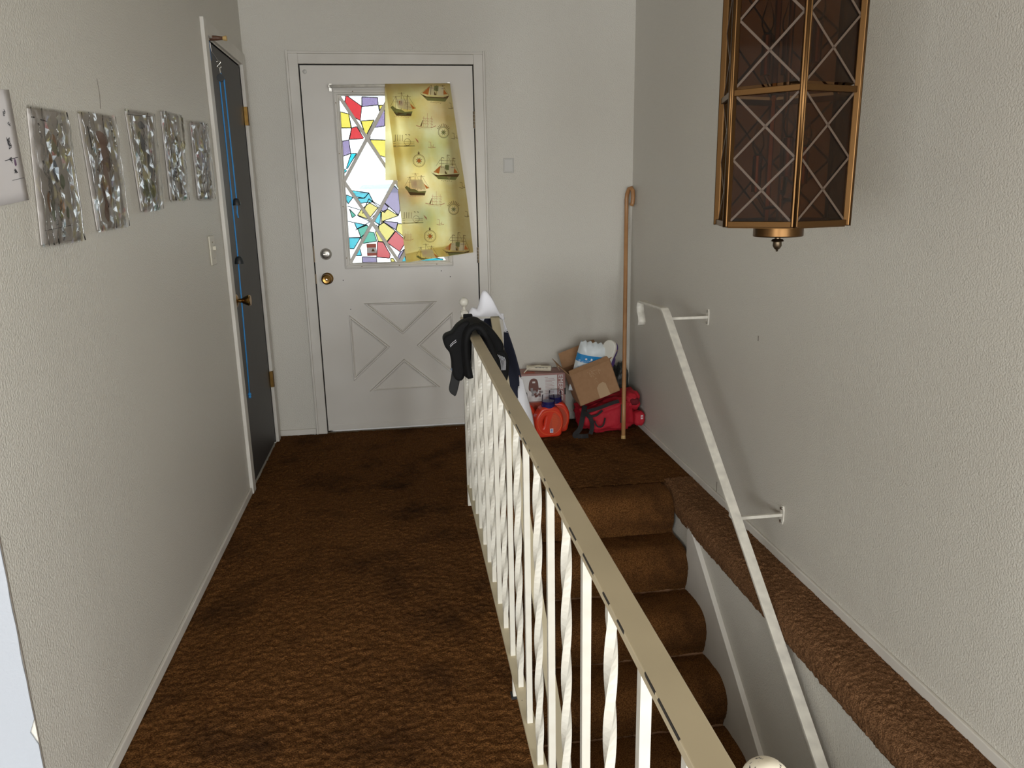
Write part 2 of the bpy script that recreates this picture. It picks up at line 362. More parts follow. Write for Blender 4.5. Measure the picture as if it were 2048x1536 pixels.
struct(MB().box(XL-.1, XL, YB, 1.55, -.1, ZC).build('wall_living_left', 'wall'), 'far side wall of the living room behind', 'wall')
struct(MB().box(XL, -T, 1.425, 1.55, -.1, ZC).build('wall_living_back', 'wall_white'), 'white living room wall past the corner', 'wall')
mb = MB(); wx = [(-3.5, -1.1), (-.1, 1.6)]; z0, z1 = .35, 1.85
mb.box(XL, W, YB-.1, YB, -.1, z0).box(XL, W, YB-.1, YB, z1, ZC).box(XL, -3.5, YB-.1, YB, z0, z1).box(-1.1, -.1, YB-.1, YB, z0, z1).box(1.6, W, YB-.1, YB, z0, z1)
struct(mb.build('wall_living_front', 'wall'), 'living room wall with two windows behind the viewer', 'wall')
for k, (a, b) in enumerate(wx):
    mb = MB(); t = .04
    mb.box(a, b, YB-.12, YB+.01, z0-t, z0).box(a, b, YB-.12, YB+.01, z1, z1+t).box(a-t, a, YB-.12, YB+.01, z0-t, z1+t).box(b, b+t, YB-.12, YB+.01, z0-t, z1+t)
    struct(mb.build('window_%d' % (k+1), 'trim'), ['white frame of the wide living room window', 'white frame of the narrow living room window'][k], 'window')

mb = MB(); t = .04  # frame of an invented, unseen side opening around the added fill lamp
mb.box(W-.01, W+.13, -2.9-t, -.9+t, .35-t, .35).box(W-.01, W+.13, -2.9-t, -.9+t, 1.85, 1.85+t).box(W-.01, W+.13, -2.9-t, -2.9, .35, 1.85).box(W-.01, W+.13, -.9, -.9+t, .35, 1.85)
struct(mb.build('window_3', 'trim'), 'white frame of the added side window behind the viewer', 'window')
# baseboards and trim
struct(MB().box(0, .011, 1.425, 3.508, 0, .032).build('baseboard_left', 'trim', bevel=.003), 'low white baseboard along the left wall', 'baseboard')
struct(MB().box(.0, .214, D-.011, D, 0, .034).build('baseboard_back', 'trim', bevel=.003), 'short white baseboard left of the front door', 'baseboard')
struct(MB().box(1.264, W, D-.011, D, 0, .05).build('baseboard_entry', 'trim', bevel=.003), 'white baseboard behind the clutter on the landing', 'baseboard')
struct(MB().box(W-.011, W, .4, D, 0, .034).build('baseboard_right', 'trim', bevel=.003), 'white baseboard above the carpeted ledge', 'baseboard')
def sk(y): return -.088-.7645*(2.861-y)
mb = MB(); ys = [2.93, -.10]
mb.prism([(SX1, ys[0], sk(ys[0])), (SX1, ys[1], sk(ys[1])), (SX1, ys[1], sk(ys[1])-.35), (SX1, ys[0], sk(ys[0])-.35)], (.0205, 0, 0))
struct(mb.build('trim_1', 'trim', bevel=.002), 'white skirting board sloping beside the stairs', 'trim')
# casing of the front door
mb = MB(); cw = .061; ct = .017
def casing_profile(mb, a0, a1, fn):
    for (s0, s1, h) in ((0, .050, .013), (.050, cw, .018)):
        mb.box(*fn(a0, a1, s0, s1, h))
casing_profile(mb, 0, ZD+.012, lambda a0, a1, s0, s1, h: (X0-.006-s1, X0-.006-s0, D-h, D+.02, a0, a1+s1))
casing_profile(mb, 0, ZD+.012, lambda a0, a1, s0, s1, h: (X1+.006+s0, X1+.006+s1, D-h, D+.02, a0, a1+s1))
casing_profile(mb, X0-.006, X1+.006, lambda a0, a1, s0, s1, h: (a0-s0, a1+s0, D-h, D+.02, ZD+.006+s0, ZD+.006+s1))
struct(mb.build('trim_2', 'trim', bevel=.002), 'white moulded casing around the front door', 'trim')
# jambs and stops behind the door leaf
mb = MB(); mb.box(X0-.012, X0-.004, D+.006, D+.14, 0, ZD+.01).box(X1+.004, X1+.012, D+.006, D+.14, 0, ZD+.01).box(X0-.012, X1+.012, D+.006, D+.14, ZD+.004, ZD+.012)
mb.box(X0-.004, X0+.012, D+.046, D+.14, 0, ZD).box(X1-.012, X1+.004, D+.046, D+.14, 0, ZD).box(X0, X1, D+.046, D+.14, ZD-.012, ZD+.004)
struct(mb.build('trim_3', 'gap'), 'dark weatherstripped jamb of the front door', 'trim')
struct(MB().box(X0-.01, X1+.01, D, D+.14, -.01, .006).build('trim_4', 'bronze'), 'metal threshold under the front door', 'trim')
# casing of the closet door
mb = MB()
mb.box(0, .016, CY0-.066, CY0-.006, 0, CZT+.066).box(0, .016, CY1+.006, CY1+.066, 0, CZT+.066).box(0, .016, CY0-.006, CY1+.006, CZT+.006, CZT+.066)
mb.box(-T, .004, CY0-.006, CY0, 0, CZT).box(-T, .004, CY1, CY1+.006, 0, CZT).box(-T, .004, CY0-.006, CY1+.006, CZT, CZT+.006)
struct(mb.build('trim_5', 'trim', bevel=.002), 'white casing around the dark closet door', 'trim')

# carpeted ledge along the right wall
def ledge():
    ny = 660; y0, y1 = .4, 3.33
    prof = [(W-.004, .002), (W-.05, .004), (W-.10, .005), (1.985, .004), (1.962, -.002), (1.942, -.014), (1.930, -.032), (1.927, -.054), (1.930, -.078), (1.940, -.090), (1.951, -.092)]
    P = np.array(prof); d = np.r_[0, np.cumsum(np.hypot(*np.diff(P, axis=0).T))]; m_ = 60; t = np.linspace(0, d[-1], m_)
    px_ = np.interp(t, d, P[:, 0]); pz_ = np.interp(t, d, P[:, 1]); n1 = fuzz(ny, m_, .0018, 5); n2 = fuzz(ny, m_, .0018, 6)
    v = []
    ys_ = np.linspace(y1, y0, ny)
    for i in range(ny):
        w = .006*mnoise.noise((ys_[i]*7, 0, 4)); drop = np.clip((ys_[i]-(SY-.10))/.12, 0, 1.6)
        for j in range(m_):
            k = max(0, (j-m_*.45)/(m_*.55)); v.append((px_[j]+n1[i, j]*k-w*k*.5+.012*drop*k, ys_[i], pz_[j]+n2[i, j]+w*k*.6))
    f = [(i*m_+j, i*m_+j+1, (i+1)*m_+j+1, (i+1)*m_+j) for i in range(ny-1) for j in range(m_-1)]
    return MB().add(v, f)
struct(ledge().build('ledge', 'carpet_clean', smooth=True), 'brown carpet wrapped over the ledge beside the stairs', 'ledge')

# stairs: carpeted steps running down towards the viewer
st = bpy.data.objects.new('stairs', None); COL.objects.link(st); struct(st, 'brown carpeted stairs going down from the landing', 'stairs')
prof = [(0, 0), (-.05, .006), (-.13, .011), (-.178, .008), (-.210, -.006), (-.232, -.028), (-.244, -.055), (-.245, -.082), (-.237, -.118), (-.225, -.152), (-.218, -.174)]
P = np.array(smooth_path(prof, 6)); RUN, RISE = .2277, .174
def step_mesh(seed, nx=110):
    P_ = P; m_ = len(P_); n1 = fuzz(nx, m_, .0012, seed); v = []
    xs = np.linspace(SX0, SX1+.003, nx)
    for i in range(nx):
        for j in range(m_): v.append((xs[i], P_[j, 0]+n1[i, j]+.004*mnoise.noise((xs[i]*5, j*.1, seed)), P_[j, 1]+n1[i, j]*.7+.004*mnoise.noise((xs[i]*4, j*.1, seed+9))))
    f = [(i*m_+j, i*m_+j+1, (i+1)*m_+j+1, (i+1)*m_+j) for i in range(nx-1) for j in range(m_-1)]
    return MB().add(v, f).mesh('step', True)
sm = [step_mesh(20+k) for k in range(3)]
yk, zk = 3.147, -.188
# landing nosing first
v = step_mesh(30); top = link('landing_nosing', v, 'carpet', st); top.location = (0, yk+RUN-.03, zk+RISE+.004)
for k in range(13):
    o = link('step', sm[k % 3], 'carpet', st); o.location = (0, yk-RUN*k, zk-RISE*k)

cr = lambda y: zk-.014-RISE/RUN*(yk-y)
MB().prism([(SX0, 3.40, cr(3.40)-.12), (SX0, 3.40, -.10), (SX0, yk+.05, cr(yk+.05)), (SX0, yk-13*RUN, cr(yk-13*RUN)), (SX0, yk-13*RUN, cr(yk-13*RUN)-.12)], (SX1+.02-SX0, 0, 0)).build('light_seal', 'cardboard_in', st)  # unseen slab added under the steps to block sky light leaking through creases
# ------------------------------------------------------------------ front door
d1 = bpy.data.objects.new('door_1', None); COL.objects.link(d1); struct(d1, 'white front door with lattice window of coloured glass', 'door')
GX0, GX1, GZ0, GZ1 = .472, 1.028, .984, 1.884
mb = MB(); y0, y1 = D, D+.044
mb.box(X0, GX0, y0, y1, .014, ZD).box(GX1, X1, y0, y1, .014, ZD).box(GX0, GX1, y0, y1, .014, GZ0).box(GX0, GX1, y0, y1, GZ1, ZD)
mb.build('leaf', 'door_white', d1)
MB().box(X0+.002, X1-.002, D-.004, D, .016, .05).build('door_sweep', 'door_white', d1, bevel=.002)
# raised triangle mouldings
def mould(tri, name='panel_moulding'):
    P_ = np.array(tri); c = P_.mean(0)
    rings = [(1, 0), (.965, .013), (.90, .013), (.85, .004), (.82, .004), (.80, 0)]
    mb = MB()
    vs_ = [(c[0]+(p[0]-c[0])*s, D-h, c[1]+(p[1]-c[1])*s) for s, h in rings for p in P_]
    f = [(k*3+i, k*3+(i+1) % 3, (k+1)*3+(i+1) % 3, (k+1)*3+i) for k in range(len(rings)-1) for i in range(3)]
    mb.add(vs_, f).build(name, 'door_white', d1)
for t in ([(.534, .760), (.955, .758), (.747, .571)], [(.449, .697), (.670, .502), (.450, .306)], [(1.039, .691), (.824, .503), (1.039, .312)], [(.747, .426), (.536, .241), (.953, .244)]): mould(t)
# window frame
mb = MB(); a = .026
for (h, s0, s1) in ((.012, 0, a), (.020, .006, .018)):
    mb.box(GX0-a+s0, GX1+a-s0, D-h, D, GZ1+a-s1, GZ1+a-s0).box(GX0-a+s0, GX1+a-s0, D-h, D, GZ0-a+s0, GZ0-a+s1)
    mb.box(GX0-a+s0, GX0-a+s1, D-h, D, GZ0-a+s1, GZ1+a-s1).box(GX1+a-s1, GX1+a-s0, D-h, D, GZ0-a+s1, GZ1+a-s1)
mb.box(GX0, GX0+.006, D, D+.04, GZ0, GZ1).box(GX1-.006, GX1, D, D+.04, GZ0, GZ1).box(GX0, GX1, D, D+.04, GZ0, GZ0+.006).box(GX0, GX1, D, D+.04, GZ1-.006, GZ1)
wf = mb.build('window_frame', 'trim', d1, bevel=.0015)
for (sx, sz) in [(GX0-.013, z) for z in (1.02, 1.3, 1.58, 1.84)]+[(x, GZ0-.013) for x in (.54, .748, .96)]+[(x, GZ1+.013) for x in (.55, .75, .95)]:
    MB().lathe([(.0032, -.0215), (.0032, -.019)], (sx, D, sz), 'Y', 10).build('screw', 'bronze', wf)
xm, zm = (GX0+GX1)/2, (GZ0+GZ1)/2
for km, (p, q) in enumerate([((GX0, GZ1), (GX1, GZ0)), ((GX1, GZ1), (GX0, GZ0)), ((GX0, zm), (xm, GZ1)), ((xm, GZ1), (GX1, zm)), ((GX1, zm), (xm, GZ0)), ((xm, GZ0), (GX0, zm))]):
    MB().bar([(p[0], D+.004+.0007*km, p[1]), (q[0], D+.004+.0007*km, q[1])], .019, .012, upv=(0, -1, 0)).build('muntin', 'trim', wf, bevel=.002)
MB().box(GX0+.004, GX1-.004, D+.026, D+.029, GZ0+.004, GZ1-.004).build('pane', 'pane_clear', wf)
GL = [('red',[(.511,1.878),(.522,1.878),(.593,1.826),(.58,1.753),(.549,1.769),(.504,1.85)]),('red',[(.559,1.723),(.593,1.662),(.588,1.658),(.515,1.656),(.531,1.715)]),('red',[(.631,1.686),(.625,1.655),(.613,1.656)]),('purple',[(.596,1.874),(.681,1.871),(.681,1.833),(.594,1.824)]),('purple',[(.715,1.813),(.71,1.724),(.653,1.716),(.685,1.768),(.696,1.794)]),('purple',[(.475,1.647),(.512,1.653),(.518,1.582),(.474,1.567)]),('yellow',[(.475,1.799),(.521,1.788),(.529,1.715),(.474,1.716)]),('yellow',[(.583,1.751),(.655,1.756),(.61,1.681),(.601,1.683)]),('yellow',[(.629,1.654),(.709,1.65),(.739,1.549),(.666,1.572),(.63,1.641)]),('yellow',[(.685,1.832),(.708,1.832),(.687,1.803)]),('cyan',[(.519,1.582),(.55,1.583),(.493,1.501),(.487,1.501)]),('cyan',[(.473,1.497),(.487,1.499),(.491,1.492),(.475,1.477)]),('cyan',[(.509,1.386),(.602,1.371),(.575,1.343),(.52,1.353)]),('cyan',[(.48,1.363),(.514,1.348),(.485,1.314),(.473,1.344)]),('cyan',[(.602,1.371),(.624,1.322),(.553,1.316),(.534,1.344),(.575,1.343)]),('cyan',[(.476,1.13),(.54,1.127),(.5,1.067),(.475,1.069)]),('cyan',[(.533,1.071),(.541,1.028),(.508,1.029)]),('cyan',[(.663,1.273),(.652,1.194),(.621,1.217)]),('cyan',[(.781,1.031),(.789,.985),(.759,.986)]),('cyan',[(.512,1.212),(.582,1.197),(.523,1.178)]),('cyan',[(.85,.990),(.95,1.005),(1.0,.995),(1.0,.986),(.85,.986)]),('teal',[(.583,1.16),(.617,1.156),(.63,1.106),(.548,1.095),(.542,1.13)]),('teal',[(.49,1.287),(.523,1.251),(.502,1.238)]),('teal',[(.528,1.178),(.582,1.197),(.594,1.166),(.542,1.13)]),('yellow',[(.603,1.318),(.648,1.29),(.591,1.227),(.532,1.252),(.554,1.282)]),('yellow',[(.703,1.281),(.758,1.244),(.679,1.219),(.661,1.202),(.665,1.266)]),('yellow',[(.645,1.192),(.675,1.209),(.736,1.161),(.684,1.101),(.638,1.104),(.624,1.156)]),('yellow',[(.75,1.2),(.778,1.199),(.781,1.128),(.741,1.163)]),('yellow',[(.7,1.007),(.715,1.009),(.728,.987),(.704,.988)]),('purple',[(.741,1.41),(.765,1.385),(.77,1.278),(.759,1.246),(.682,1.32)]),('purple',[(.681,1.316),(.706,1.292),(.682,1.263),(.654,1.283)]),('purple',[(.544,1.022),(.622,1.017),(.624,.987),(.542,.99)]),('purple',[(.665,1.217),(.754,1.207),(.74,1.166)]),('purple',[(.755,1.04),(.784,1.059),(.746,.994),(.736,1.001)]),('red',[(.738,1.159),(.782,1.117),(.784,1.086),(.755,1.044),(.685,1.097)]),('red',[(.633,1.104),(.665,1.1),(.701,1.03),(.696,1.009),(.624,1.017)]),
 # behind the curtain
 ('yellow',[(.76,1.87),(.9,1.87),(.95,1.75),(.80,1.70)]),('red',[(.96,1.86),(1.02,1.80),(1.02,1.72),(.94,1.76)]),('cyan',[(.95,1.70),(1.01,1.68),(.99,1.58),(.93,1.56)]),('yellow',[(.78,1.68),(.92,1.66),(.90,1.5),(.76,1.55)]),('teal',[(.92,1.54),(1.01,1.55),(1.0,1.45)]),('red',[(.78,1.44),(.93,1.44),(.90,1.34),(.80,1.36)]),('purple',[(.79,1.33),(.88,1.32),(.86,1.22),(.79,1.24)]),('cyan',[(.89,1.32),(.98,1.30),(.96,1.17),(.88,1.19)]),('yellow',[(.80,1.19),(.86,1.18),(1.0,1.05),(.82,1.04)])]
rails = [((.56,1.26),(.60,1.34)),((.48,1.302),(.55,1.28)),((.512,1.212),(.475,1.22)),((.53,1.25),(.60,1.215)),((.515,1.17),(.60,1.215)),((.60,1.34),(.66,1.285)),((.66,1.285),(.59,1.215)),((.645,1.17),(.645,1.205)),((.60,1.215),(.645,1.185)),((.515,1.656),(.512,1.653)),((.475,1.715),(.531,1.715)),((.531,1.715),(.513,1.655)),((.625,1.655),(.71,1.651)),((.593,1.826),(.596,1.874)),((.681,1.833),(.685,1.80)),((.58,1.753),(.601,1.683)),((.518,1.582),(.512,1.653)),((.521,1.788),(.531,1.715)),((.476,1.13),(.542,1.13)),((.612,1.33),(.66,1.30))]
for c, poly in GL:
    gp = MB().prism([(x, D+.020, z) for x, z in poly], (0, .0025, 0)).build('glass_piece', 'glass_'+c, wf)
mb = MB()
for c, poly in GL[:36]:
    for i in range(len(poly)):
        p, q = poly[i], poly[(i+1) % len(poly)]
        if math.dist(p, q) > .012: mb.bar([(p[0], D+.019, p[1]), (q[0], D+.019, q[1])], .0046, .003, upv=(0, -1, 0))
for p, q in rails: mb.bar([(p[0], D+.019, p[1]), (q[0], D+.019, q[1])], .0046, .003, upv=(0, -1, 0))
lo = mb.build('lead_came', 'lead', wf); lo['kind'] = 'stuff'
# sticker in the window: red bands, pale middle with a small ship mark
MB().box(.571, .625, D+.0165, D+.0175, 1.025, 1.093).build('sticker', 'paper', wf)
stk = [o for o in wf.children if o.name.startswith('sticker')][0]
MB().box(.571, .625, D+.0155, D+.0165, 1.072, 1.093).box(.571, .625, D+.0155, D+.0165, 1.025, 1.042).build('sticker_band', 'kit_red', wf)
MB().poly([(.596, D+.0155, 1.050), (.616, D+.0155, 1.050), (.606, D+.0155, 1.068)]).build('sticker_mark', 'print_brown', wf)
# deadbolt and knob
for nm, z, pr in (('deadbolt', 1.044, [(.032, 0), (.032, -.006), (.026, -.014), (.024, -.022), (.020, -.024), (.0, -.025)]),):
    o = MB().lathe(pr, (.346, D, z), 'Y', 28).build(nm, 'steel', d1, smooth=False, angle=.6)
    MB().box(.332, .360, D-.036, D-.022, z-.004, z+.004).build('thumb_turn', 'chrome', o, bevel=.002)
o = MB().lathe([(.033, 0), (.033, -.004), (.024, -.010), (.012, -.014), (.012, -.030), (.024, -.040), (.029, -.052), (.028, -.062), (.020, -.066), (.008, -.064), (.006, -.060), (0, -.060)], (.344, D, .908), 'Y', 30).build('door_knob', 'brass', d1, angle=.6)
MB().lathe([(.005, -.0665), (.004, -.0668), (0, -.067)], (.344, D, .908), 'Y', 10).build('knob_button', 'chrome', o)
for z in (1.751, 1.014, .22):
    o = MB().box(X1-.004, X1+.010, D-.003, D, z-.045, z+.045).build('hinge', 'trim', d1)
    mb = MB()
    for k in range(5): mb.lathe([(.006, z-.045+k*.018+.001), (.006, z-.045+k*.018+.017)], (X1+.002, D-.008, 0), 'Z', 10)
    mb.build('hinge_pin', 'bronze', o)
MB().lathe([(.011, 0), (.011, -.005), (.008, -.007), (0, -.007)], (X0+.025, D, 1.998), 'Y', 16).build('door_bumper', 'plate_grey', d1, angle=.6)
for x, z in ((.43, .895), (.46, .729), (1.035, .895), (.575, .272), (.985, .93)): MB().lathe([(.0028, 0), (.0028, -.0012)], (x, D, z), 'Y', 8).build('nail_hole', 'gap', d1)
MB().box(X0-.004, X0+.001, D-.002, D+.006, .88, .935).box(X0-.004, X0+.001, D-.002, D+.006, 1.0, 1.09).build('strike_plate', 'bronze', d1)
# exterior seen through the glass
struct(MB().prism([(-40, D+.16, -.15), (-40, 10, -.15), (-40, 60, 1.75), (-40, 60, -3), (-40, D+.16, -3)], (80, 0, 0)).build('ground', 'concrete'), 'pale ground outside the front door', 'ground')
for k, (x, w, h) in enumerate(((-.6, 2.7, .62), (3.6, 3.4, .7), (-6.5, 4, .75))):
    t = thing('far_house', ['low pale house far outside the door window', 'wider pale house right of the far one outside', 'pale house at the far left outside'][k], 'house', (x, 58, 1.66), 'houses outside')
    MB().box(-w/2, w/2, 0, 3, 0, h*.6).build('wall', 'far_house', t)
    MB().prism([(-w/2-.15, -.1, h*.6), (w/2+.15, -.1, h*.6), (w/2-.3, -.1, h), (-w/2+.3, -.1, h)], (0, 3.2, 0)).build('roof', 'far_tree', t)

# curtain rod
t = thing('curtain_rod', 'white metal curtain rod above the door window', 'curtain rod', (.435, D, 1.918))
def kb(mb, nm, mt, **k): return keep(mb.build(nm, mt, **k), t)
RY = D-.052
kb(MB().tube([(.435, RY, 1.919), (1.066, RY, 1.926)], .0065, 10, upv=(0, -1, 0)), 'rod', 'handrail_white', smooth=True)
for x, z in ((.435, 1.919), (1.066, 1.926)):
    kb(MB().box(x-.008, x+.004, RY-.004, D, z-.006, z+.006).box(x-.009, x+.009, D-.004, D, z-.022, z+.022), 'rod_bracket', 'steel', bevel=.0015)
# curtain, printed with ships and compasses
def cL(z): return float(np.interp(z, [.985, 1.141, 1.437, 1.925], [.788, .776, .762, .726]))
def cR(z): return float(np.interp(z, [1.0, 1.056, 1.3, 1.6, 1.925], [1.168, 1.163, 1.142, 1.105, 1.069]))
def cB(x): return float(np.interp(x, [.786, .85, 1.0, 1.1, 1.168], [.988, .996, 1.015, 1.026, 1.036]))
def cY(x, z):
    f = max(0, min(1, (1.92-z)/.25)); u = (x-cL(z))/(cR(z)-cL(z))
    return D-.062-.010*f*math.sin(u*13+.6)*(.3+.7*u)-.006*f*math.sin(u*29+z*3)*u-.012*f*u*u
def cfun(u, v):
    zt = 1.928; x = cL(zt)+(cR(zt)-cL(zt))*u
    for _ in range(3):
        zb = cB(x); z = zt+(zb-zt)*v; x = cL(z)+(cR(z)-cL(z))*u
    return (x, cY(x, z), z)
t = thing('curtain', 'yellowed ship-print curtain hanging over the right of the door window', 'curtain', (.9, RY, 1.92))
cu_o = kb(MB().grid(cfun, 70, 90), 'main_panel', 'curtain', smooth=True)
kb(MB().grid(lambda u, v: (lambda z: (np.interp(z, [1.43, 1.9], [.697, .722])+(cL(z)+.03-np.interp(z, [1.43, 1.9], [.697, .722]))*u, D-.046-.004*math.sin(u*5), z))(1.925+(1.435-1.925)*v), 12, 24), 'folded_flap', 'curtain', smooth=True)
kb(MB().grid(lambda u, v: (lambda z: (cL(z)+.003+(cR(z)-.006-cL(z))*u, cY(cL(z)+.003+(cR(z)-.006-cL(z))*u, z)+.006, z))((lambda x: cB(x)+.003+(.045+.02*u)*v)(.786+.38*u)), 30, 8), 'hem', 'curtain', smooth=True)
kb(MB().tube([(x, RY, 1.919+.011*(x-.435)) for x in np.linspace(.724, 1.068, 12)], .0085, 10, upv=(0, -1, 0)), 'rod_sleeve', 'curtain', smooth=True)
PM = ['print_brown', 'print_green', 'print_orange', 'print_red', 'print_sail']
class Motif(MB):
    def __init__(s): super().__init__(); s.mi = []
PR = Motif()
def pp(c, pts, lay=0):
    # keep the prints on the cloth
    q = []
    for x, z in pts:
        z = max(min(z, 1.924), cB(x)+.002); x = max(min(x, cR(z)-.001), cL(z)+.001); q.append((x, cY(x, z)-.0012-lay*.0003, z))
    PR.poly(q); PR.mi.append(PM.index(c))
def stroke(c, pts, w, lay=1):
    for (a, b) in zip(pts[:-1], pts[1:]):
        d_ = Vector((b[0]-a[0], b[1]-a[1])); L_ = d_.length
        if L_ < 1e-6: continue
        n_ = Vector((-d_.y, d_.x))/L_*w/2
        pp(c, [(a[0]+n_.x, a[1]+n_.y), (b[0]+n_.x, b[1]+n_.y), (b[0]-n_.x, b[1]-n_.y), (a[0]-n_.x, a[1]-n_.y)], lay)
def ring(c, x, z, r, w, n=28): stroke(c, [(x+r*math.cos(2*math.pi*i/n), z+r*math.sin(2*math.pi*i/n)) for i in range(n+1)], w)
def T_(x, z, s, flip=1, rot=-.06):
    c, s_ = math.cos(rot), math.sin(rot)
    return lambda L: [(x+s*flip*(a*c-b*s_), z+s*(a*s_+b*c)) for a, b in L]
def galleon(x, z, s):
    t = T_(x, z, s)
    pp('print_green', t([(-.5, -.12), (-.42, -.05), (-.25, -.16), (-.05, -.18), (.1, -.26), (.42, -.22), (.36, -.40), (-.25, -.42)]))
    pp('print_brown', t([(-.36, -.3), (.38, -.32), (.36, -.42), (-.25, -.44)]), 1)
    pp('print_orange', t([(-.15, .15), (.02, .15), (.02, -.03), (-.15, -.01)]), 1); pp('print_orange', t([(.3, .08), (.55, -.1), (.42, -.14)]), 1)
    pp('print_sail', t([(-.28, .22), (.25, .24), (.4, -.18), (-.2, -.12)]))
    for mx_, h in ((-.28, .34), (-.06, .5), (.2, .42)): stroke('print_brown', t([(mx_, -.2), (mx_, h)]), .018*s)
    for a, b in (((-.28, .34), (-.5, -.08)), ((-.4, .3), (-.1, .34)), ((-.2, .45), (.08, .47)), ((.05, .36), (.34, .36)), ((.2, .42), (.55, -.1)), ((-.06, .5), (.2, .0)), ((-.36, .1), (-.1, .12)), ((.08, .1), (.3, .1)), ((.05, -.06), (.36, -.06)), ((-.28, .34), (-.12, -.15)), ((.2, .42), (.05, -.2))): stroke('print_brown', t([a, b]), .010*s)
    for k in range(9): stroke('print_red', t([(-.33+k*.07, -.46-.02*(k % 2)), (-.29+k*.07, -.48)]), .014*s)
def bigship(x, z, s):
    t = T_(x, z, s)
    pp('print_green', t([(-.52, -.20), (-.3, -.28), (.3, -.28), (.52, -.2), (.38, -.42), (-.26, -.42)])); pp('print_brown', t([(-.52, -.2), (-.3, -.28), (.3, -.28), (.52, -.2), (.46, -.31), (-.38, -.31)]), 1)
    pp('print_orange', t([(-.46, -.18), (-.18, .08), (-.24, -.22)]), 1); pp('print_orange', t([(.32, .0), (.46, -.16), (.30, -.18)]), 1)
    for a in ((-.2, .06), (.12, .08)): pp('print_sail', t([(a[0], a[1]), (a[0]+.18, a[1]), (a[0]+.2, -.22), (a[0]-.02, -.22)]), 1)
    pp('print_green', t([(-.02, .10), (.13, .10), (.12, -.08), (-.04, -.06)]), 2); pp('print_brown', t([(-.02, -.08), (.06, -.22), (-.03, -.22)]), 2)
    for mx_, h in ((-.15, .36), (.05, .46), (.26, .36)): stroke('print_brown', t([(mx_, -.22), (mx_, h)]), .016*s); stroke('print_brown', t([(mx_, h), (mx_+.09, h-.02)]), .02*s)
    for yy in (.26, .14, .02): 
        for mx_ in (-.15, .05, .26): stroke('print_brown', t([(mx_-.09, yy), (mx_+.1, yy)]), .012*s)
    stroke('print_brown', t([(-.52, -.2), (-.15, .36)]), .008*s); stroke('print_brown', t([(.26, .36), (.5, -.18)]), .008*s); stroke('print_brown', t([(.05, .46), (.26, .1)]), .007*s)
    for k in range(6): stroke('print_brown', t([(-.15+k*.07, -.47-.02*(k % 2)), (-.11+k*.07, -.46)]), .014*s)
def redship(x, z, s):
    t = T_(x, z, s)
    stroke('print_red', t([(-.5, -.18), (-.2, -.24), (.3, -.24), (.5, -.14)]), .03*s); stroke('print_red', t([(-.35, -.3), (.3, -.32)]), .012*s)
    for mx_, h in ((-.12, .28), (.06, .45), (.26, .3)):
        stroke('print_red', t([(mx_, -.24), (mx_, h)]), .014*s)
        for yy in (.2, .08, -.06): stroke('print_red', t([(mx_-.08, yy), (mx_+.09, yy-.02)]), .012*s); stroke('print_red', t([(mx_+.08, yy), (mx_+.09, yy-.1)]), .01*s)
    pp('print_brown', t([(-.3, -.2), (-.18, .1), (-.16, .08), (-.22, -.2)]), 1)
def compass(x, z, r, cap):
    ring('print_brown', x, z, r, .0024); ring('print_brown', x, z, r*.86, .001)
    for k in range(16):
        a = 2*math.pi*k/16; R_ = r*(.8 if k % 2 == 0 else .62); w = .13 if k % 2 == 0 else .1
        pp('print_brown' if k % 2 else 'print_sail', [(x+R_*math.sin(a), z+R_*math.cos(a)), (x+r*.3*math.sin(a+w*2.2), z+r*.3*math.cos(a+w*2.2)), (x+r*.3*math.sin(a-w*2.2), z+r*.3*math.cos(a-w*2.2))], 1)
    pp('print_orange' if cap == 'lily' else 'print_green', [(x+r*.3*math.cos(k*.785), z+r*.3*math.sin(k*.785)) for k in range(8)], 2)
    if cap == 'lily':
        for a, b in (((0, 1.0), (0, 1.5)), ((-.15, 1.15), (.15, 1.15)), ((-.16, 1.3), (0, 1.12)), ((.16, 1.3), (0, 1.12))): stroke('print_brown', [(x+a[0]*r, z+a[1]*r), (x+b[0]*r, z+b[1]*r)], .004)
    else:
        for k in range(-4, 5): a = k*.24; stroke('print_brown', [(x+1.08*r*math.sin(a), z+1.08*r*math.cos(a)), (x+(1.65-.06*abs(k))*r*math.sin(a), z+(1.65-.06*abs(k))*r*math.cos(a))], .0032)
def steamer(x, z, s):
    t = T_(x, z, s)
    for yy in (-.18, -.1, -.02): stroke('print_brown', t([(-.5, yy), (.4, yy+.02)]), .014*s)
    stroke('print_green', t([(-.5, -.24), (.42, -.16)]), .03*s)
    for k in range(4): stroke('print_brown', t([(-.42+k*.1, .0), (-.42+k*.1, .26)]), .022*s)
    ring('print_brown', *t([(.1, -.02)])[0], .14*s, .0018); pp('print_red', t([(.42, .18), (.56, .06), (.58, -.04), (.48, .06)]))
    for k in range(2): stroke('print_brown', t([(0+k*.14, .3), (.07+k*.14, .27)]), .03*s)
def boat(x, z, s, c='print_red'):
    t = T_(x, z, s)
    stroke(c, t([(-.4, -.2), (-.1, -.28), (.4, -.16)]), .05*s); stroke(c, t([(-.1, -.25), (-.12, .3), (-.36, .34)]), .035*s); stroke(c, t([(.1, -.24), (.16, .1)]), .03*s); stroke(c, t([(-.1, -.05), (.3, -.2)]), .03*s)
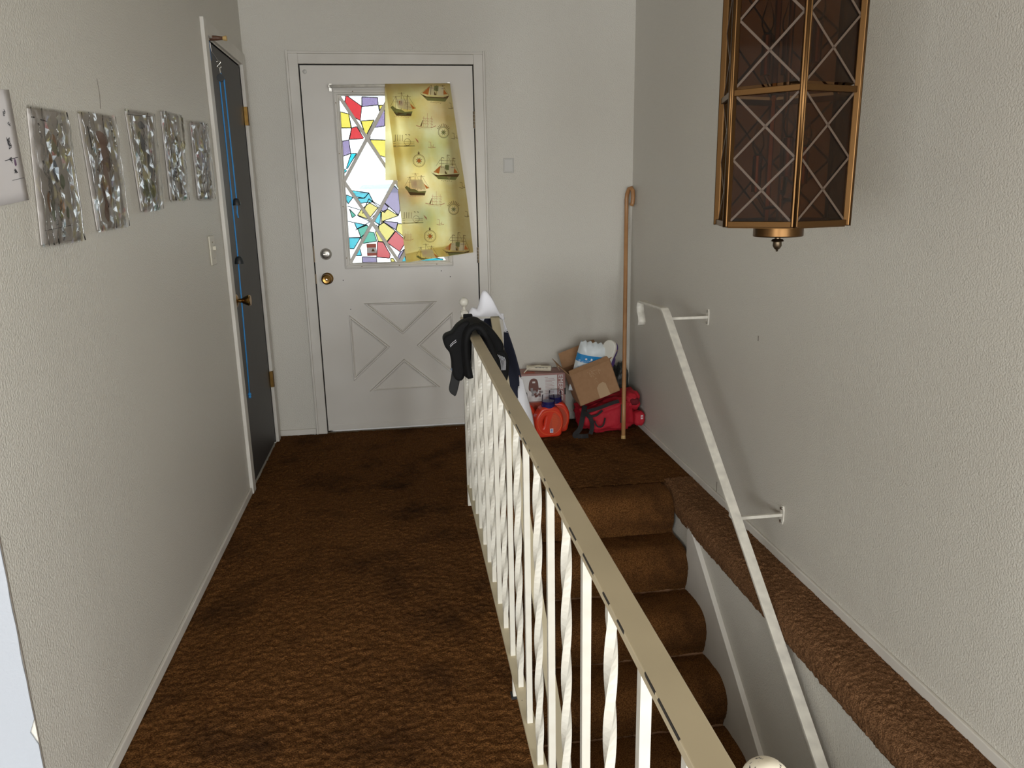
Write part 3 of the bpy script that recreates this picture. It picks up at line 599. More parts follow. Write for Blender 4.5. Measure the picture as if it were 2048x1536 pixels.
MOT = [(galleon, .811, 1.823, .128), (galleon, .865, 1.408, .128), (bigship, .987, 1.905, .148), (bigship, 1.028, 1.497, .148), (bigship, 1.072, 1.080, .148), (redship, .932, 1.734, .105), (redship, .963, 1.326, .105),
       (compass, 1.024, 1.682, .0285, 'sun'), (compass, 1.064, 1.274, .0285, 'sun'), (compass, .885, 1.536, .0325, 'lily'), (compass, .927, 1.130, .0325, 'lily'), (steamer, .815, 1.637, .125), (steamer, .842, 1.229, .125),
       (boat, .958, 1.615, .05), (boat, .987, 1.204, .05), (boat, 1.075, 1.815, .05, 'print_brown'), (boat, 1.143, 1.245, .05, 'print_brown'), (boat, 1.085, 1.66, .05, 'print_brown'), (boat, 1.12, 1.40, .05, 'print_brown'), (redship, .80, 1.13, .07), (galleon, .905, 1.03, .12)]
for f_, *a_ in MOT:
    PR = Motif(); f_(*a_)
    me = bpy.data.meshes.new('print'); me.from_pydata([tuple(p) for p in PR.v], [], PR.f)
    for k in PM: me.materials.append(MATS[k])
    me.polygons.foreach_set('material_index', PR.mi)
    keep(link('compass_print' if f_ is compass else 'ship_print', me, None), t)

# ------------------------------------------------------------------ closet door
d2 = bpy.data.objects.new('door_2', None); COL.objects.link(d2); struct(d2, 'dark grey closet door in the left wall', 'door')
MB().box(-.045, -.002, CY0+.003, CY1-.003, .012, CZT-.004).build('leaf', 'door_dark', d2, bevel=.002)
kn = MB().lathe([(.030, -.002), (.030, .004), (.022, .008), (.009, .012), (.009, .026), (.014, .030), (.024, .052), (.0255, .060), (.020, .064), (0, .064)], (0, 3.64, .897), 'X', 28).build('door_knob', 'brass', d2, angle=.6)
MB().lathe([(.0235, .0), (.0235, .0015)], (0.0636, 3.64, .897), 'X', 20).build('knob_face', 'brass', kn)
for z in (1.765, .37):
    h = MB().box(.0, .0175, CY1-.006, CY1+.03, z-.045, z+.045).build('hinge', 'brass', d2)
    MB().lathe([(.006, -.046), (.006, .046)], (.014, CY1+.004, z), 'Z', 12).build('hinge_pin', 'bronze', h)

# shoulder pulley hung over the closet door
t = thing('shoulder_pulley', 'blue rope exercise pulley hanging on the dark closet door', 'pulley', (.03, 3.65, 2.0))
kb(MB().lathe([(.008, -.010), (.011, .0), (.010, .03), (.007, .058)], (0, 3.65, 2.017), 'X', 12), 'anchor_peg', 'peg_brown', smooth=True)
kb(MB().lathe([(.007, .057), (.009, .060), (.011, .072), (.010, .074)], (0, 3.65, 2.0165), 'X', 12), 'peg_tip', 'peg_tip')
kb(MB().box(-.002, .0, 3.638, 3.662, 1.93, 2.006), 'webbing', 'strap_blue')
kb(MB().tube([(.002, 3.655, 2.0), (.004, 3.657, 1.965), (.030, 3.652, 1.925)], .0018, 6), 'wire', 'steel')
kb(MB().tube(smooth_path([(.030+.008*math.sin(a), 3.65, 1.912+.014*math.cos(a/2)) for a in np.linspace(0, 4*math.pi, 17)], 3), .0018, 6, upv=(0, 1, 0)), 's_hook', 'chrome', smooth=True)
kb(MB().tube([(.030, 3.65, 1.9), (.032, 3.65, 1.878)], .004, 8, upv=(0, 1, 0)), 'shackle', 'steel')
kb(MB().lathe([(.012, -.009), (.016, -.009), (.016, -.005), (.009, -.002), (.009, .002), (.016, .005), (.016, .009), (.012, .009)], (.033, 3.65, 1.858), 'Y', 18), 'pulley_wheel', 'black_plastic')
r_a = [(.027, 3.65, 1.85), (.0265, 3.65, 1.5), (.026, 3.65, 1.09), (.0225, 3.65, .9), (.0405, 3.676, .9), (.022, 3.65, .75), (.015, 3.65, .445)]
kb(MB().tube([(.046, 3.65, 1.268), (.043, 3.65, 1.29), (.046, 3.65, 1.33), (.0455, 3.65, 1.6), (.045, 3.65, 1.85), (.036, 3.65, 1.877), (.027, 3.65, 1.85), (.0265, 3.65, 1.5), (.026, 3.65, 1.09), (.020, 3.65, .75), (.0145, 3.65, .445)], .0032, 8, upv=(0, 1, 0)), 'rope', 'rope_blue', smooth=True)
kb(MB().lathe([(.003, .430), (.008, .436), (.006, .442), (.009, .450), (.004, .458)], (.0145, 3.65, 0), 'Z', 10), 'knot', 'rope_blue')
for x, z, k in ((.0455, 1.337, 1), (.030, 1.078, 1.15)):
    kb(MB().lathe([(.0, .018*k), (.009*k, .016*k), (.014*k, .010*k), (.017*k, -.004), (.018*k, -.014), (.014*k, -.014)], (x, 3.65, z), 'Z', 20), 'handle_cup', 'black_plastic', angle=.7)

# ------------------------------------------------------------------ wall plates
t = thing('light_switch', 'ivory light switch beside the closet door', 'light switch', (0, 3.283, 1.15))
kb(MB().box(0, .007, 3.243, 3.325, 1.09, 1.208), 'plate', 'plate_ivory', bevel=.004)
kb(MB().box(.006, .019, 3.279, 3.289, 1.150, 1.166), 'toggle', 'plate_ivory', bevel=.002)
for z in (1.118, 1.181): kb(MB().lathe([(.003, .007), (.003, .0085)], (0, 3.284, z), 'X', 8), 'screw', 'steel')
t = thing('wall_plate', 'small grey rounded plate on the wall right of the front door', 'wall plate', (1.386, D, 1.507))
kb(MB().box(1.357, 1.416, D-.006, D, 1.467, 1.547), 'cover', 'plate_grey', bevel=.005); kb(MB().box(1.363, 1.410, D-.009, D-.005, 1.474, 1.540), 'raised_panel', 'plate_grey', bevel=.003)

# ------------------------------------------------------------------ sheets in plastic on the left wall
def sleeve(corner, label, art, seed, plastic=True, curl=.012):
    """corner: top-near, top-far, bottom-near, bottom-far as (y,z)"""
    (a, b, c, d) = [np.array(q, float) for q in corner]
    def at(u, v, off): q = (a*(1-u)+b*u)*(1-v)+(c*(1-u)+d*u)*v; return (off, q[0], q[1])
    t = thing('drawing_sheet', label, 'drawing', at(.5, 1, 0), 'drawings on the left wall')
    kk = lambda m_, n, mt, **k: keep(m_.build(n, mt, **k), t)
    lift = lambda u, v: .0025+curl*(v*.5+.2)*(1-u)**2*.6
    kk(MB().grid(lambda u, v: at(u, v, lift(u, v)), 8, 10), 'paper', 'paper' if not plastic else 'paper_dim', smooth=True, solid=.0008)
    rg = np.random.default_rng(seed)
    for (cm, shapes) in art:
        mk = lambda L_: MB().add([q for s in L_ for q in [at(u, v, lift(u, v)+.0012) for u, v in s]], [tuple(range(sum(map(len, L_[:i])), sum(map(len, L_[:i+1])))) for i in range(len(L_))])
        if cm == 'ink': kk(mk(shapes), 'ink_lines', cm)['kind'] = 'stuff'
        else:
            for s in shapes: kk(mk([s]), 'drawn_shape', cm)
    if plastic:
        nu, nv = 12, 22; ju = rg.uniform(-.35, .35, (nv, nu)); jv = rg.uniform(-.35, .35, (nv, nu)); h = rg.uniform(0, 1, (nv, nu))**2*.0032
        for _ in range(9):   # long creases
            u0, v0, sl = rg.uniform(.1, .9), rg.uniform(0, 1), rg.uniform(-.5, .5)
            for j in range(nv):
                for i in range(nu):
                    dd = abs(i/(nu-1)-(u0+sl*(j/(nv-1)-v0))); h[j, i] += max(0, .0035*(1-dd*10))
        v = []
        for j in range(nv):
            for i in range(nu):
                e = i in (0, nu-1) or j in (0, nv-1)
                u = (i+(0 if e else ju[j, i]))/(nu-1); w = (j+(0 if e else jv[j, i]))/(nv-1)
                u = -.03+1.06*u; w = -.02+1.04*w
                v.append(at(u, w, lift(min(max(u, 0), 1), min(max(w, 0), 1))+.004+h[j, i]*(.3 if e else 1)))
        f = []
        for j in range(nv-1):
            for i in range(nu-1):
                q = (j*nu+i, j*nu+i+1, (j+1)*nu+i+1, (j+1)*nu+i)
                f += [(q[0], q[1], q[2]), (q[0], q[2], q[3])] if rg.random() < .5 else [(q[0], q[1], q[3]), (q[1], q[2], q[3])]
        f = [q[::-1] for q in f]           # outward, away from the wall
        keep(link('plastic_sleeve', MB().add(v, f).mesh('plastic_sleeve', recalc=False), 'plastic_film'), t)
        cm_ = MB()                          # sharp folds in the film
        for k in range(11):
            u0 = rg.uniform(.04, .96); v0 = rg.uniform(-.02, .75) if k > 2 else -.01; ln = rg.uniform(.15, .5) if k > 2 else 1.02; sl = rg.uniform(-.45, .45) if k > 2 else rg.uniform(-.08, .08)
            if k < 2: u0 = (.0, .99)[k]
            n_ = 16; P_ = []
            for i in range(n_):
                w = v0+ln*i/(n_-1)
                if w > 1.01: break
                u = min(max(u0+sl*ln*i/(n_-1)+rg.uniform(-.018, .018), -.02), 1.02); P_.append(at(u, w, lift(min(max(u, 0), 1), min(max(w, 0), 1))+.0075+rg.uniform(0, .003)))
            if len(P_) > 2: cm_.tube(P_, rg.uniform(.0006, .0015), 6, upv=(1, 0, 0))
        q_ = kk(cm_, 'film_folds', 'film_fold', smooth=True); q_['kind'] = 'stuff'
def blob(u, v, a, b, n=12, rot=0, jit=.15, seed=0):
    rg = np.random.default_rng(seed+int(u*1000)+int(v*77)); out = []
    for k in range(n):
        t = 2*math.pi*k/n; r = 1+rg.uniform(-jit, jit); x, y = a*r*math.cos(t), b*r*math.sin(t)
        out.append((u+x*math.cos(rot)-y*math.sin(rot), v+x*math.sin(rot)+y*math.cos(rot)))
    return out
def lineq(p, q, w): 
    d_ = Vector((q[0]-p[0], q[1]-p[1])); n_ = Vector((-d_.y, d_.x)).normalized()*w/2
    return [(p[0]+n_.x, p[1]+n_.y), (q[0]+n_.x, q[1]+n_.y), (q[0]-n_.x, q[1]-n_.y), (p[0]-n_.x, p[1]-n_.y)]
for nm, c in dict(c_green=(150, 160, 138), c_orange=(206, 168, 138), c_blue=(120, 134, 160), c_olive=(186, 182, 148), c_pink=(194, 164, 152), c_brown=(168, 140, 126), c_grey=(160, 156, 152), c_slate=(150, 154, 164)).items(): mat(nm, c, .7)
def scrib(pts, w=.012): return [lineq(p, q, w) for p, q in zip(pts[:-1], pts[1:])]
def zig(u, v, a, b, n, seed):
    rg = np.random.default_rng(seed); P_ = [(u+rg.uniform(-a, a), v+rg.uniform(-b, b)) for _ in range(n)]; return scrib(P_, .008)
sleeve([(1.55, 1.548), (1.749, 1.568), (1.56, 1.338), (1.757, 1.354)], 'white sheet of doodles without plastic, nearest on the left wall',
       [('ink', zig(.80, .20, .04, .03, 9, 1)+zig(.86, .30, .03, .02, 6, 9)+zig(.78, .47, .05, .06, 14, 2)+zig(.76, .62, .04, .03, 8, 3)+scrib([(.62, .62), (.92, .60)], .006)+zig(.82, .72, .04, .02, 9, 5)+scrib([(.7, .80), (.98, .79)], .004)), ('ink_purple', [blob(.84, .645, .025, .035)])], 1, False, .02)
sleeve([(1.812, 1.540), (2.002, 1.548), (1.768, 1.261), (1.993, 1.262)], 'crinkled plastic sleeve with a green, orange and blue drawing',
       [('c_olive', [blob(.55, .28, .12, .07)]), ('c_orange', [blob(.6, .22, .07, .05), blob(.46, .36, .07, .04), blob(.3, .68, .05, .08), blob(.62, .72, .05, .06)]), ('c_blue', [blob(.55, .45, .06, .10, rot=-.4)]), ('c_green', [blob(.66, .30, .05, .04), blob(.70, .53, .06, .06), blob(.38, .74, .05, .09), blob(.56, .80, .04, .05), blob(.74, .78, .04, .05)]), ('ink', scrib([(.08, .06), (.16, .06)], .01)+scrib([(.3, .07), (.5, .08)], .008)+scrib([(.1, .9), (.8, .88)], .003))], 2)
sleeve([(2.083, 1.557), (2.322, 1.569), (2.088, 1.279), (2.312, 1.284)], 'crinkled plastic sleeve with a brown and pink drawing',
       [('c_pink', [blob(.55, .25, .2, .12), blob(.5, .62, .16, .2)]), ('c_brown', [blob(.48, .5, .14, .16), blob(.66, .42, .1, .08), blob(.4, .86, .08, .08)]), ('c_orange', [blob(.66, .33, .08, .05)]), ('ink', scrib([(.2, .1), (.24, .3)], .03))], 3)
sleeve([(2.432, 1.598), (2.69, 1.613), (2.447, 1.32), (2.661, 1.326)], 'crinkled plastic sleeve with a slate blue drawing and painted greenish glare',
       [('c_slate', [blob(.5, .12, .12, .04), blob(.42, .38, .14, .2), blob(.7, .52, .1, .14)]), ('c_green', [blob(.5, .8, .3, .12)]), ('ink', scrib([(.05, .03), (.95, .02)], .006))], 4)  # the green blob is glare painted onto the sheet as colour
sleeve([(2.783, 1.633), (3.005, 1.64), (2.761, 1.351), (2.987, 1.353)], 'crinkled plastic sleeve with a folded corner and orange patch',
       [('c_orange', [blob(.5, .22, .12, .1)]), ('c_grey', [blob(.72, .55, .12, .35), blob(.8, .9, .14, .04)]), ('c_slate', [blob(.4, .6, .12, .2)])], 5)
sleeve([(3.149, 1.631), (3.411, 1.649), (3.131, 1.355), (3.399, 1.354)], 'plastic sleeve with straight folds, next to the closet casing',
       [('c_grey', [lineq((.1, .9), (.45, .93), .03), lineq((.45, .93), (.8, .9), .03)]), ('c_pink', [lineq((.06, .02), (.1, .4), .05)])], 6)

# ------------------------------------------------------------------ guard railing between hall and stairs
g = thing('guard_railing', 'cream iron guard railing with alternating straight and twisted balusters', 'railing', (RX, 3.188, 0))
def gb(mb, nm, mt, **k): return keep(mb.build(nm, mt, **k), g)
ZT = .852; NY0, NY1 = 3.188, .452
gb(MB().box(RX-RHW, RX+RHW, NY1+.008, NY0-.008, ZT-.013, ZT), 'top_rail', 'rail_beige', bevel=.0015)
gb(MB().box(RX-.010, RX+.010, NY1+.008, NY0-.008, ZT-.022, ZT-.013), 'rail_channel', 'rail_white')
gb(MB().box(RX-.015, RX+.015, NY1+.008, NY0-.008, .088, .100), 'bottom_rail', 'rail_beige_plain', bevel=.0015)
for y in (NY0, NY1):
    pst = gb(MB().box(RX-.013, RX+.013, y-.013, y+.013, 0, .868), 'newel_post', 'rail_white', bevel=.0015)
    fo = MB().box(RX-.015, RX+.015, y-.015, y+.015, .862, .872).lathe([(.014, .872), (.014, .877), (.008, .881), (.006, .890), (.009, .896)], (RX, y, 0), 'Z', 20).lathe(
        [(.0192*math.sin(a), .913-.0192*math.cos(a)) for a in np.linspace(.12, math.pi-.001, 14)], (RX, y, 0), 'Z', 28).build('ball_finial', 'ball_chipped' if y == NY1 else 'rail_white', pst, angle=.8)
    keep(fo, g) if False else None
    fo.matrix_parent_inverse = Matrix.Identity(4); fo.parent = pst; fo.location = (0, 0, 0)
for y in (1.823, ):
    gb(MB().box(RX-.009, RX+.009, y-.009, y+.009, 0, .089), 'support_foot', 'rail_white', bevel=.001)
    gb(MB().box(RX-.014, RX+.014, y-.014, y+.014, 0, .006), 'foot_cap', 'black_plastic')
bs = .0068
straight = MB().box(-bs, bs, -bs, bs, .099, ZT-.014).mesh('baluster')
zl = np.concatenate([[.099, .14], np.linspace(.15, .80, 48), [.81, ZT-.014]])
def tw(f):
    z = .099+f*0; return 0
mb = MB(); vv = []; ff = []
for i, z in enumerate(zl):
    a = max(0, min(1, (z-.15)/.65))*math.pi*3.0
    for (q, w) in ((-bs, -bs), (bs, -bs), (bs, bs), (-bs, bs)):
        vv.append((q*math.cos(a)-w*math.sin(a), q*math.sin(a)+w*math.cos(a), z))
for i in range(len(zl)-1):
    for j in range(4): ff.append((i*4+j, i*4+(j+1) % 4, (i+1)*4+(j+1) % 4, (i+1)*4+j))
twisted = MB().add(vv, ff).mesh('baluster')
for k in range(19):
    y = 3.143-.1415*k
    if y < NY1+.03: break
    # the photograph alternates plain and twisted bars
    o = link('baluster', (twisted if k % 2 == 0 else straight) , 'rail_white'); o.parent = g
    o.location = (0, y-3.188, 0)

# stair handrail on the railing side
g2 = thing('stair_handrail', 'beige handrail running down the stairs behind the guard railing', 'handrail', (1.14, 3.19, .84))
def g2b(mb, nm, mt, **k): return keep(mb.build(nm, mt, **k), g2)
def s2(y): return .850-.775*(3.19-y)
g2b(MB().box(RX+.014, 1.162, 3.182, 3.200, .840, .853), 'top_bar', 'rail_white', bevel=.001)
g2b(MB().bar([(1.140, 3.205, .849), (1.140, 3.175, .840), (1.140, .75, s2(.75))], .036, .012, upv=(0, 0, 1)), 'rail', 'rail_beige_plain', bevel=.0012)
for y in (3.10, 1.60, 1.0):
    g2b(MB().bar([(RX+.008, y, s2(y)-.012), (1.140, y, s2(y)-.012)], .012, .008), 'bracket', 'rail_white')

# wall handrail on the right
g3 = thing('wall_handrail', 'white metal handrail on brackets along the right wall', 'handrail', (1.93, 3.28, .82))
def g3b(mb, nm, mt, **k): return keep(mb.build(nm, mt, **k), g3)
HX = 1.907
def hs(y): return .840-.7775*(3.232-y)
g3b(MB().bar([(HX, 3.56, .832), (HX, 3.262, .842), (HX, 3.240, .840), (HX, 3.215, hs(3.215)), (HX, .80, hs(.80))], .036, .011, upv=(0, 0, 1)), 'rail', 'handrail_white', bevel=.0015)
g3b(MB().bar(smooth_path([(HX, 3.69, .815), (HX, 3.72, .808), (HX, 3.732, .785), (HX, 3.722, .755), (HX, 3.708, .73), (HX, 3.712, .70)], 6), .036, .007, upv=(0, 0, 1)) if False else
    MB().grid(lambda u, v: (lambda q: (HX-.018+.036*u, q[0], q[1]))((lambda k: (float(np.interp(v, np.linspace(0, 1, 7), [3.552, 3.582, 3.592, 3.584, 3.566, 3.558, 3.570])), float(np.interp(v, np.linspace(0, 1, 7), [.833, .827, .804, .778, .756, .736, .716]))))(0)), 3, 25), 'scroll_end', 'handrail_white', solid=.006, smooth=True)
for y in (3.232, 2.458, 1.5):
    z = hs(y)-.006 if y < 3.2 else .798
    zz_ = {3.232: .798, 2.458: .178}.get(y, hs(y)-.06)
    b = g3b(MB().bar([(HX, y-.006, hs(y)-.004 if y < 3.2 else .834), (HX, y, zz_+.01), (HX+.008, y, zz_+.001), (HX+.02, y, zz_), (W, y, zz_)], .012, .012, upv=(0, 1, 0)), 'bracket_arm', 'handrail_white', bevel=.001)
    pl = g3b(MB().prism([(W-.005, y+a*.013, zz_+c*.036) for a, c in [(-.6, -1), (.6, -1), (1, -.55), (.9, .55), (.6, 1), (-.6, 1), (-1, .55), (-1, -.55)]], (.005, 0, 0)), 'bracket_plate', 'handrail_white', bevel=.001)
    for s in (-1, 1):
        sc = MB().lathe([(.006, -.009), (.006, -.005)], (W, y, zz_+s*.025), 'X', 10).build('screw', 'steel'); sc.parent = pl

# ------------------------------------------------------------------ hanging lantern
LX, LY, LZ = 1.568, 1.575, 1.272; LR = .138; TH = .262
lan = thing('pendant_lantern', 'six-sided brass pendant lantern with smoked glass over the stairs', 'lantern', (LX, LY, LZ))
vx, vy = LX-CX, LY
base = math.atan2(-vy, -vx)+math.radians(12.0)       # a corner turned almost to the viewer
cor = [(LR*math.cos(base+k*math.pi/3), LR*math.sin(base+k*math.pi/3)) for k in range(6)]
def lb(mb, nm, mt, parent=lan, **k): o = mb.build(nm, mt, **k); o.parent = parent; return o
H2 = 2*TH
for k in range(6):
    x, y = cor[k]; s = .96
    lb(MB().bar([(x, y, 0), (x, y, H2)], .013, .013, upv=(x, y, 0)), 'corner_post', 'brass_lamp', bevel=.002)
    lb(MB().tube([(x*1.03, y*1.03, 0), (x*1.03, y*1.03, H2)], .0045, 8, upv=(x, y, 0)), 'corner_bead', 'brass_lamp', smooth=True)
    x2, y2 = cor[(k+1) % 6]
    for z in (.006, TH, H2-.006):
        lb(MB().bar([(x, y, z), (x2, y2, z)], .008, .012), 'cross_bar', 'brass_lamp', bevel=.001)
    a = Vector((x, y, 0)); b = Vector((x2, y2, 0)); ed = (b-a).normalized(); nn = Vector(((x+x2), (y+y2), 0)).normalized()
    for ti in range(2):
        zb, zt = ti*TH+.012, (ti+1)*TH-.006; A = a+ed*.007-nn*.002; B = b-ed*.007-nn*.002
        pane = lb(MB().prism([A+Vector((0, 0, zb)), B+Vector((0, 0, zb)), B+Vector((0, 0, zt)), A+Vector((0, 0, zt))], -nn*.002), 'glass_pane', 'smoked_glass')
        zm_ = (zb+zt)/2; mb = MB()
        for (z0_, z1_) in ((zb, zm_), (zm_, zt)):
            for P_, Q_ in (((A, z0_), (B, z1_)), ((A, z1_), (B, z0_))):
                p = P_[0]+Vector((0, 0, P_[1]))+nn*.0005; q = Q_[0]+Vector((0, 0, Q_[1]))+nn*.0005
                mb.bar([p, q], .0045, .001, upv=nn)
        gr = mb.build('cut_groove', 'glass_groove'); gr.parent = pane
# base plate, cup and acorn finial
lb(MB().prism([(c[0]*.98, c[1]*.98, -.002) for c in cor], (0, 0, .004)), 'base_plate', 'brass_lamp')
lb(MB().lathe([(.050, -.024), (.052, -.022), (.052, -.002)], (0, 0, 0), 'Z', 36), 'base_cup', 'brass_lamp', angle=.6)
fin = lb(MB().lathe([(.006, -.024), (.006, -.029), (.011, -.030), (.0135, -.034), (.009, -.036), (.0095, -.044), (.006, -.050), (.002, -.053), (.003, -.055), (0, -.057)], (0, 0, 0), 'Z', 14), 'finial', 'bronze', angle=.9)
# candle cluster inside
lb(MB().lathe([(.006, .0), (.006, .50)], (0, 0, 0), 'Z', 12), 'centre_stem', 'bronze')
for k, (an, z) in enumerate(((2.3, .07), (4.4, .10), (.2, .085), (3.3, .30), (5.4, .32), (1.2, .31))):
    x, y = .055*math.cos(an), .055*math.sin(an)
    c = lb(MB().lathe([(.010, z), (.010, z+.075), (.007, z+.077)], (x, y, 0), 'Z', 14), 'candle_tube', 'brass_lamp')
    bl = MB().lathe([(.006, z+.077), (.013, z+.095), (.012, z+.11), (.004, z+.135), (.001, z+.145)], (x, y, 0), 'Z', 14).build('bulb', 'pane_clear', smooth=True); bl.parent = c
    lb(MB().tube([(0, 0, z-.03), (x*.6, y*.6, z-.035), (x, y, z)], .004, 8), 'candle_arm', 'bronze')
lb(MB().prism([(c[0]*1.0, c[1]*1.0, H2) for c in cor], (0, 0, .006)).lathe([(.13, H2+.006), (.06, H2+.07), (.03, H2+.10), (.012, H2+.12)], n=6), 'top_cap', 'brass_lamp')
ch = (ZC-.03)-(LZ+H2+.12)
for k in range(int(ch/.026)+1):
    z = H2+.122+k*.026; hz = k % 2
    P_ = [((.008*math.cos(a) if not hz else 0), (.008*math.cos(a) if hz else 0), z+.017*math.sin(a)) for a in np.linspace(0, 2*math.pi, 12, endpoint=False)]
    lb(MB().tube(P_, .0022, 6, closed=True, upv=(0, 1, 0) if not hz else (1, 0, 0)), 'chain_link', 'brass_lamp', smooth=True)
lb(MB().lathe([(.06, ZC-LZ), (.058, ZC-LZ-.012), (.03, ZC-LZ-.03), (.008, ZC-LZ-.036)], n=28), 'ceiling_canopy', 'brass_lamp', angle=.6)

# ------------------------------------------------------------------ things draped on the railings
t = thing('knee_brace', 'black padded brace slung over the cream guard railing', 'brace', (RX, 2.8, ZT))
def arch(y, w):
    P_ = [(.988, .70), (.980, .76), (.978, .82), (.985, .862), (1.000, .880), (1.020, .884), (1.038, .874), (1.055, .84), (1.075, .79), (1.085, .74), (1.08, .69)]
    return P_
PA = smooth_path([(p[0], p[1]) for p in arch(0, 0)], 5)
def brace_fn(u, v):
    i = u*(len(PA)-1); k = min(int(i), len(PA)-2); f = i-k; x = PA[k][0]*(1-f)+PA[k+1][0]*f; z = PA[k][1]*(1-f)+PA[k+1][1]*f
    s = abs(u-.5)*2; y = 2.72+.19*v+(.04*s*(v-.5))
    bulge = .010*math.sin(math.pi*v); side = -1 if u < .5 else 1
    return (x+side*s*bulge*1.5, y, z+(1-s)*bulge)
kb(MB().grid(brace_fn, 44, 14), 'saddle_pad', 'neoprene', smooth=True, solid=.020)
rim = [brace_fn(u, 0) for u in np.linspace(0, 1, 40)]
kb(MB().tube([(a, b-.002, c) for a, b, c in rim], .011, 8, upv=(0, 1, 0)), 'front_binding', 'neoprene', smooth=True)
def solid_xz(loop, y, ex, bev, name, mt, parent, rotz=0, loc=None):
    me = curve_mesh(loop, ex, bev); me.transform(Matrix.Rotation(math.radians(90), 4, 'X')); 
    o = link(name, me, mt); me.polygons.foreach_set('use_smooth', [True]*len(me.polygons)); o.location = (0, y, 0); keep(o, parent)
    return o
solid_xz([smooth_loop([(.990, .886), (.962, .878), (.938, .850), (.912, .838), (.914, .815), (.930, .79), (.938, .75), (.940, .705), (.955, .69), (.968, .72), (.985, .75), (.990, .82)], 5)], 2.79, .030, .012, 'outer_wing', 'neoprene', t)
solid_xz([smooth_loop([(.938, .735), (.966, .735), (.957, .70), (.945, .65), (.936, .622), (.930, .622), (.916, .640), (.924, .68), (.930, .71)], 4)], 2.78, .006, .003, 'hanging_strap', 'strap_black', t)
solid_xz([[(.922, .722), (.930, .728), (.957, .69), (.950, .684)]], 2.768, .003, .001, 'hook_tab', 'hook_blue', t)
solid_xz([smooth_loop([(1.03, .88), (1.06, .87), (1.10, .82), (1.108, .795), (1.098, .785), (1.120, .77), (1.126, .735), (1.120, .68), (1.10, .66), (1.085, .72), (1.06, .80)], 5)], 2.78, .028, .012, 'outer_wing', 'neoprene', t)
mb = MB()
for k in range(5): mb.tube(smooth_path([(1.094+.006*k, 2.7385-.0005*k, .776-.003*k), (1.104+.005*k, 2.7385, .755-.002*k), (1.108+.0035*k, 2.7385, .715)], 4), .0008, 6, upv=(0, 1, 0))
kb(mb, 'stitching', 'label_white')['kind'] = 'stuff'; kb(MB().tube([(.921, 2.747, .815), (.930, 2.747, .825), (.944, 2.747, .835)], .0008, 6, upv=(0, 1, 0)).tube([(.922, 2.747, .810), (.932, 2.747, .820), (.946, 2.747, .829)], .0008, 6, upv=(0, 1, 0)), 'stitching', 'label_white')
kb(MB().box(.985, 1.020, 2.885, 2.912, .885, .905), 'loop_tab', 'neoprene', bevel=.004)

t = thing('sports_jersey', 'white and navy jersey draped over the end of the stair handrail', 'jersey', (1.15, 3.15, .85))
def jr(z): return float(np.interp(z, [.36, .45, .60, .72, .84, .90, .95], [1.285, 1.272, 1.232, 1.200, 1.165, 1.145, 1.125]))
def jy(x, z): return 3.06-.028*math.sin(x*46+z*3)+.015*math.sin(z*17+x*9)
def jsurf(xa, xb, z0_, z1_, f=None, ny=0):
    return lambda u, v: (lambda z: (lambda x: (x, jy(x, z)+ny, z))(xa(z)+(xb(z)-xa(z))*u))(z0_+(z1_-z0_)*v)
seam = lambda z: jr(z)
kb(MB().grid(jsurf(lambda z: 1.163, jr, .875, .800), 14, 12), 'white_yoke', 'cloth_white', smooth=True, solid=.006)
def navy_low(u): return .60+.02*math.sin(u*9)-.13*(1-u)+.012*math.sin(u*31)
kb(MB().grid(lambda u, v: (lambda z: (lambda x: (x, jy(x, z), z))(1.163+(jr(z)-1.163)*u))(.800+.012*u+(navy_low(u)-.800)*v), 20, 30), 'navy_panel', 'cloth_navy', smooth=True, solid=.006)
kb(MB().grid(lambda u, v: (lambda z: (lambda x: (x, jy(x, z)-.004, z))(1.163+(jr(z)-1.163)*u))(navy_low(u)+.004+(.34-navy_low(u))*v), 20, 24), 'white_hem', 'cloth_white', smooth=True, solid=.007)
# over the bar: bunched white cloth, and the part hanging behind it
def hump(u, v):
    x = 1.030+.140*u; h = .012+.078*math.exp(-((x-1.112)/.033)**4)+.02*math.exp(-((x-1.07)/.03)**2)+.010*math.sin(u*14)
    a = math.pi*v; zz0 = .853 if x < 1.15 else .853-(x-1.15)*1.2
    return (x+.01*math.sin(v*9)*u, 3.19+.035*math.cos(a)*(.6+.4*math.sin(u*3)), zz0+h*math.sin(a)**.7*(1 if h > 0 else 0))
kb(MB().grid(hump, 34, 16), 'bunched_shoulder', 'cloth_white', smooth=True, solid=.004)
kb(MB().grid(lambda u, v: (1.032+.120*u*(1-v*.0), 3.222+.006*math.sin(u*20), .848-.19*v*(1-.0*u)), 16, 12), 'back_flap', 'cloth_navy', smooth=True, solid=.004)
kb(MB().prism([(1.030, 3.214, .846), (1.105, 3.214, .846), (1.068, 3.214, .765), (1.050, 3.214, .72), (1.030, 3.214, .70)], (0, .003, 0)), 'back_stripe', 'cloth_white')

# ------------------------------------------------------------------ walking stick
t = thing('walking_stick', 'tall wooden walking stick with crook handle leaning in the corner', 'walking stick', (1.945, 3.965, 0))
A = Vector((1.945, 3.965, 0.004)); B = Vector((2.068, 4.395, 1.31)); dr = (B-A).normalized()
kb(MB().tube([A+(B-A)*f for f in np.linspace(0, 1, 8)]+[B+Vector((.001, -.008, .03)), B+Vector((.008, -.020, .058)), B+Vector((.017, -.033, .062)), B+Vector((.024, -.044, .045)), B+Vector((.024, -.049, .012)), B+Vector((.021, -.050, -.022)), B+Vector((.014, -.050, -.038))], .0118, 14, upv=(1, 0, 0)), 'shaft', 'cane_wood', smooth=True)
kb(MB().tube([A-Vector((0, 0, .003)), A+(B-A)*.012], .0124, 14, upv=(1, 0, 0)), 'ferrule', 'peg_tip', smooth=True)

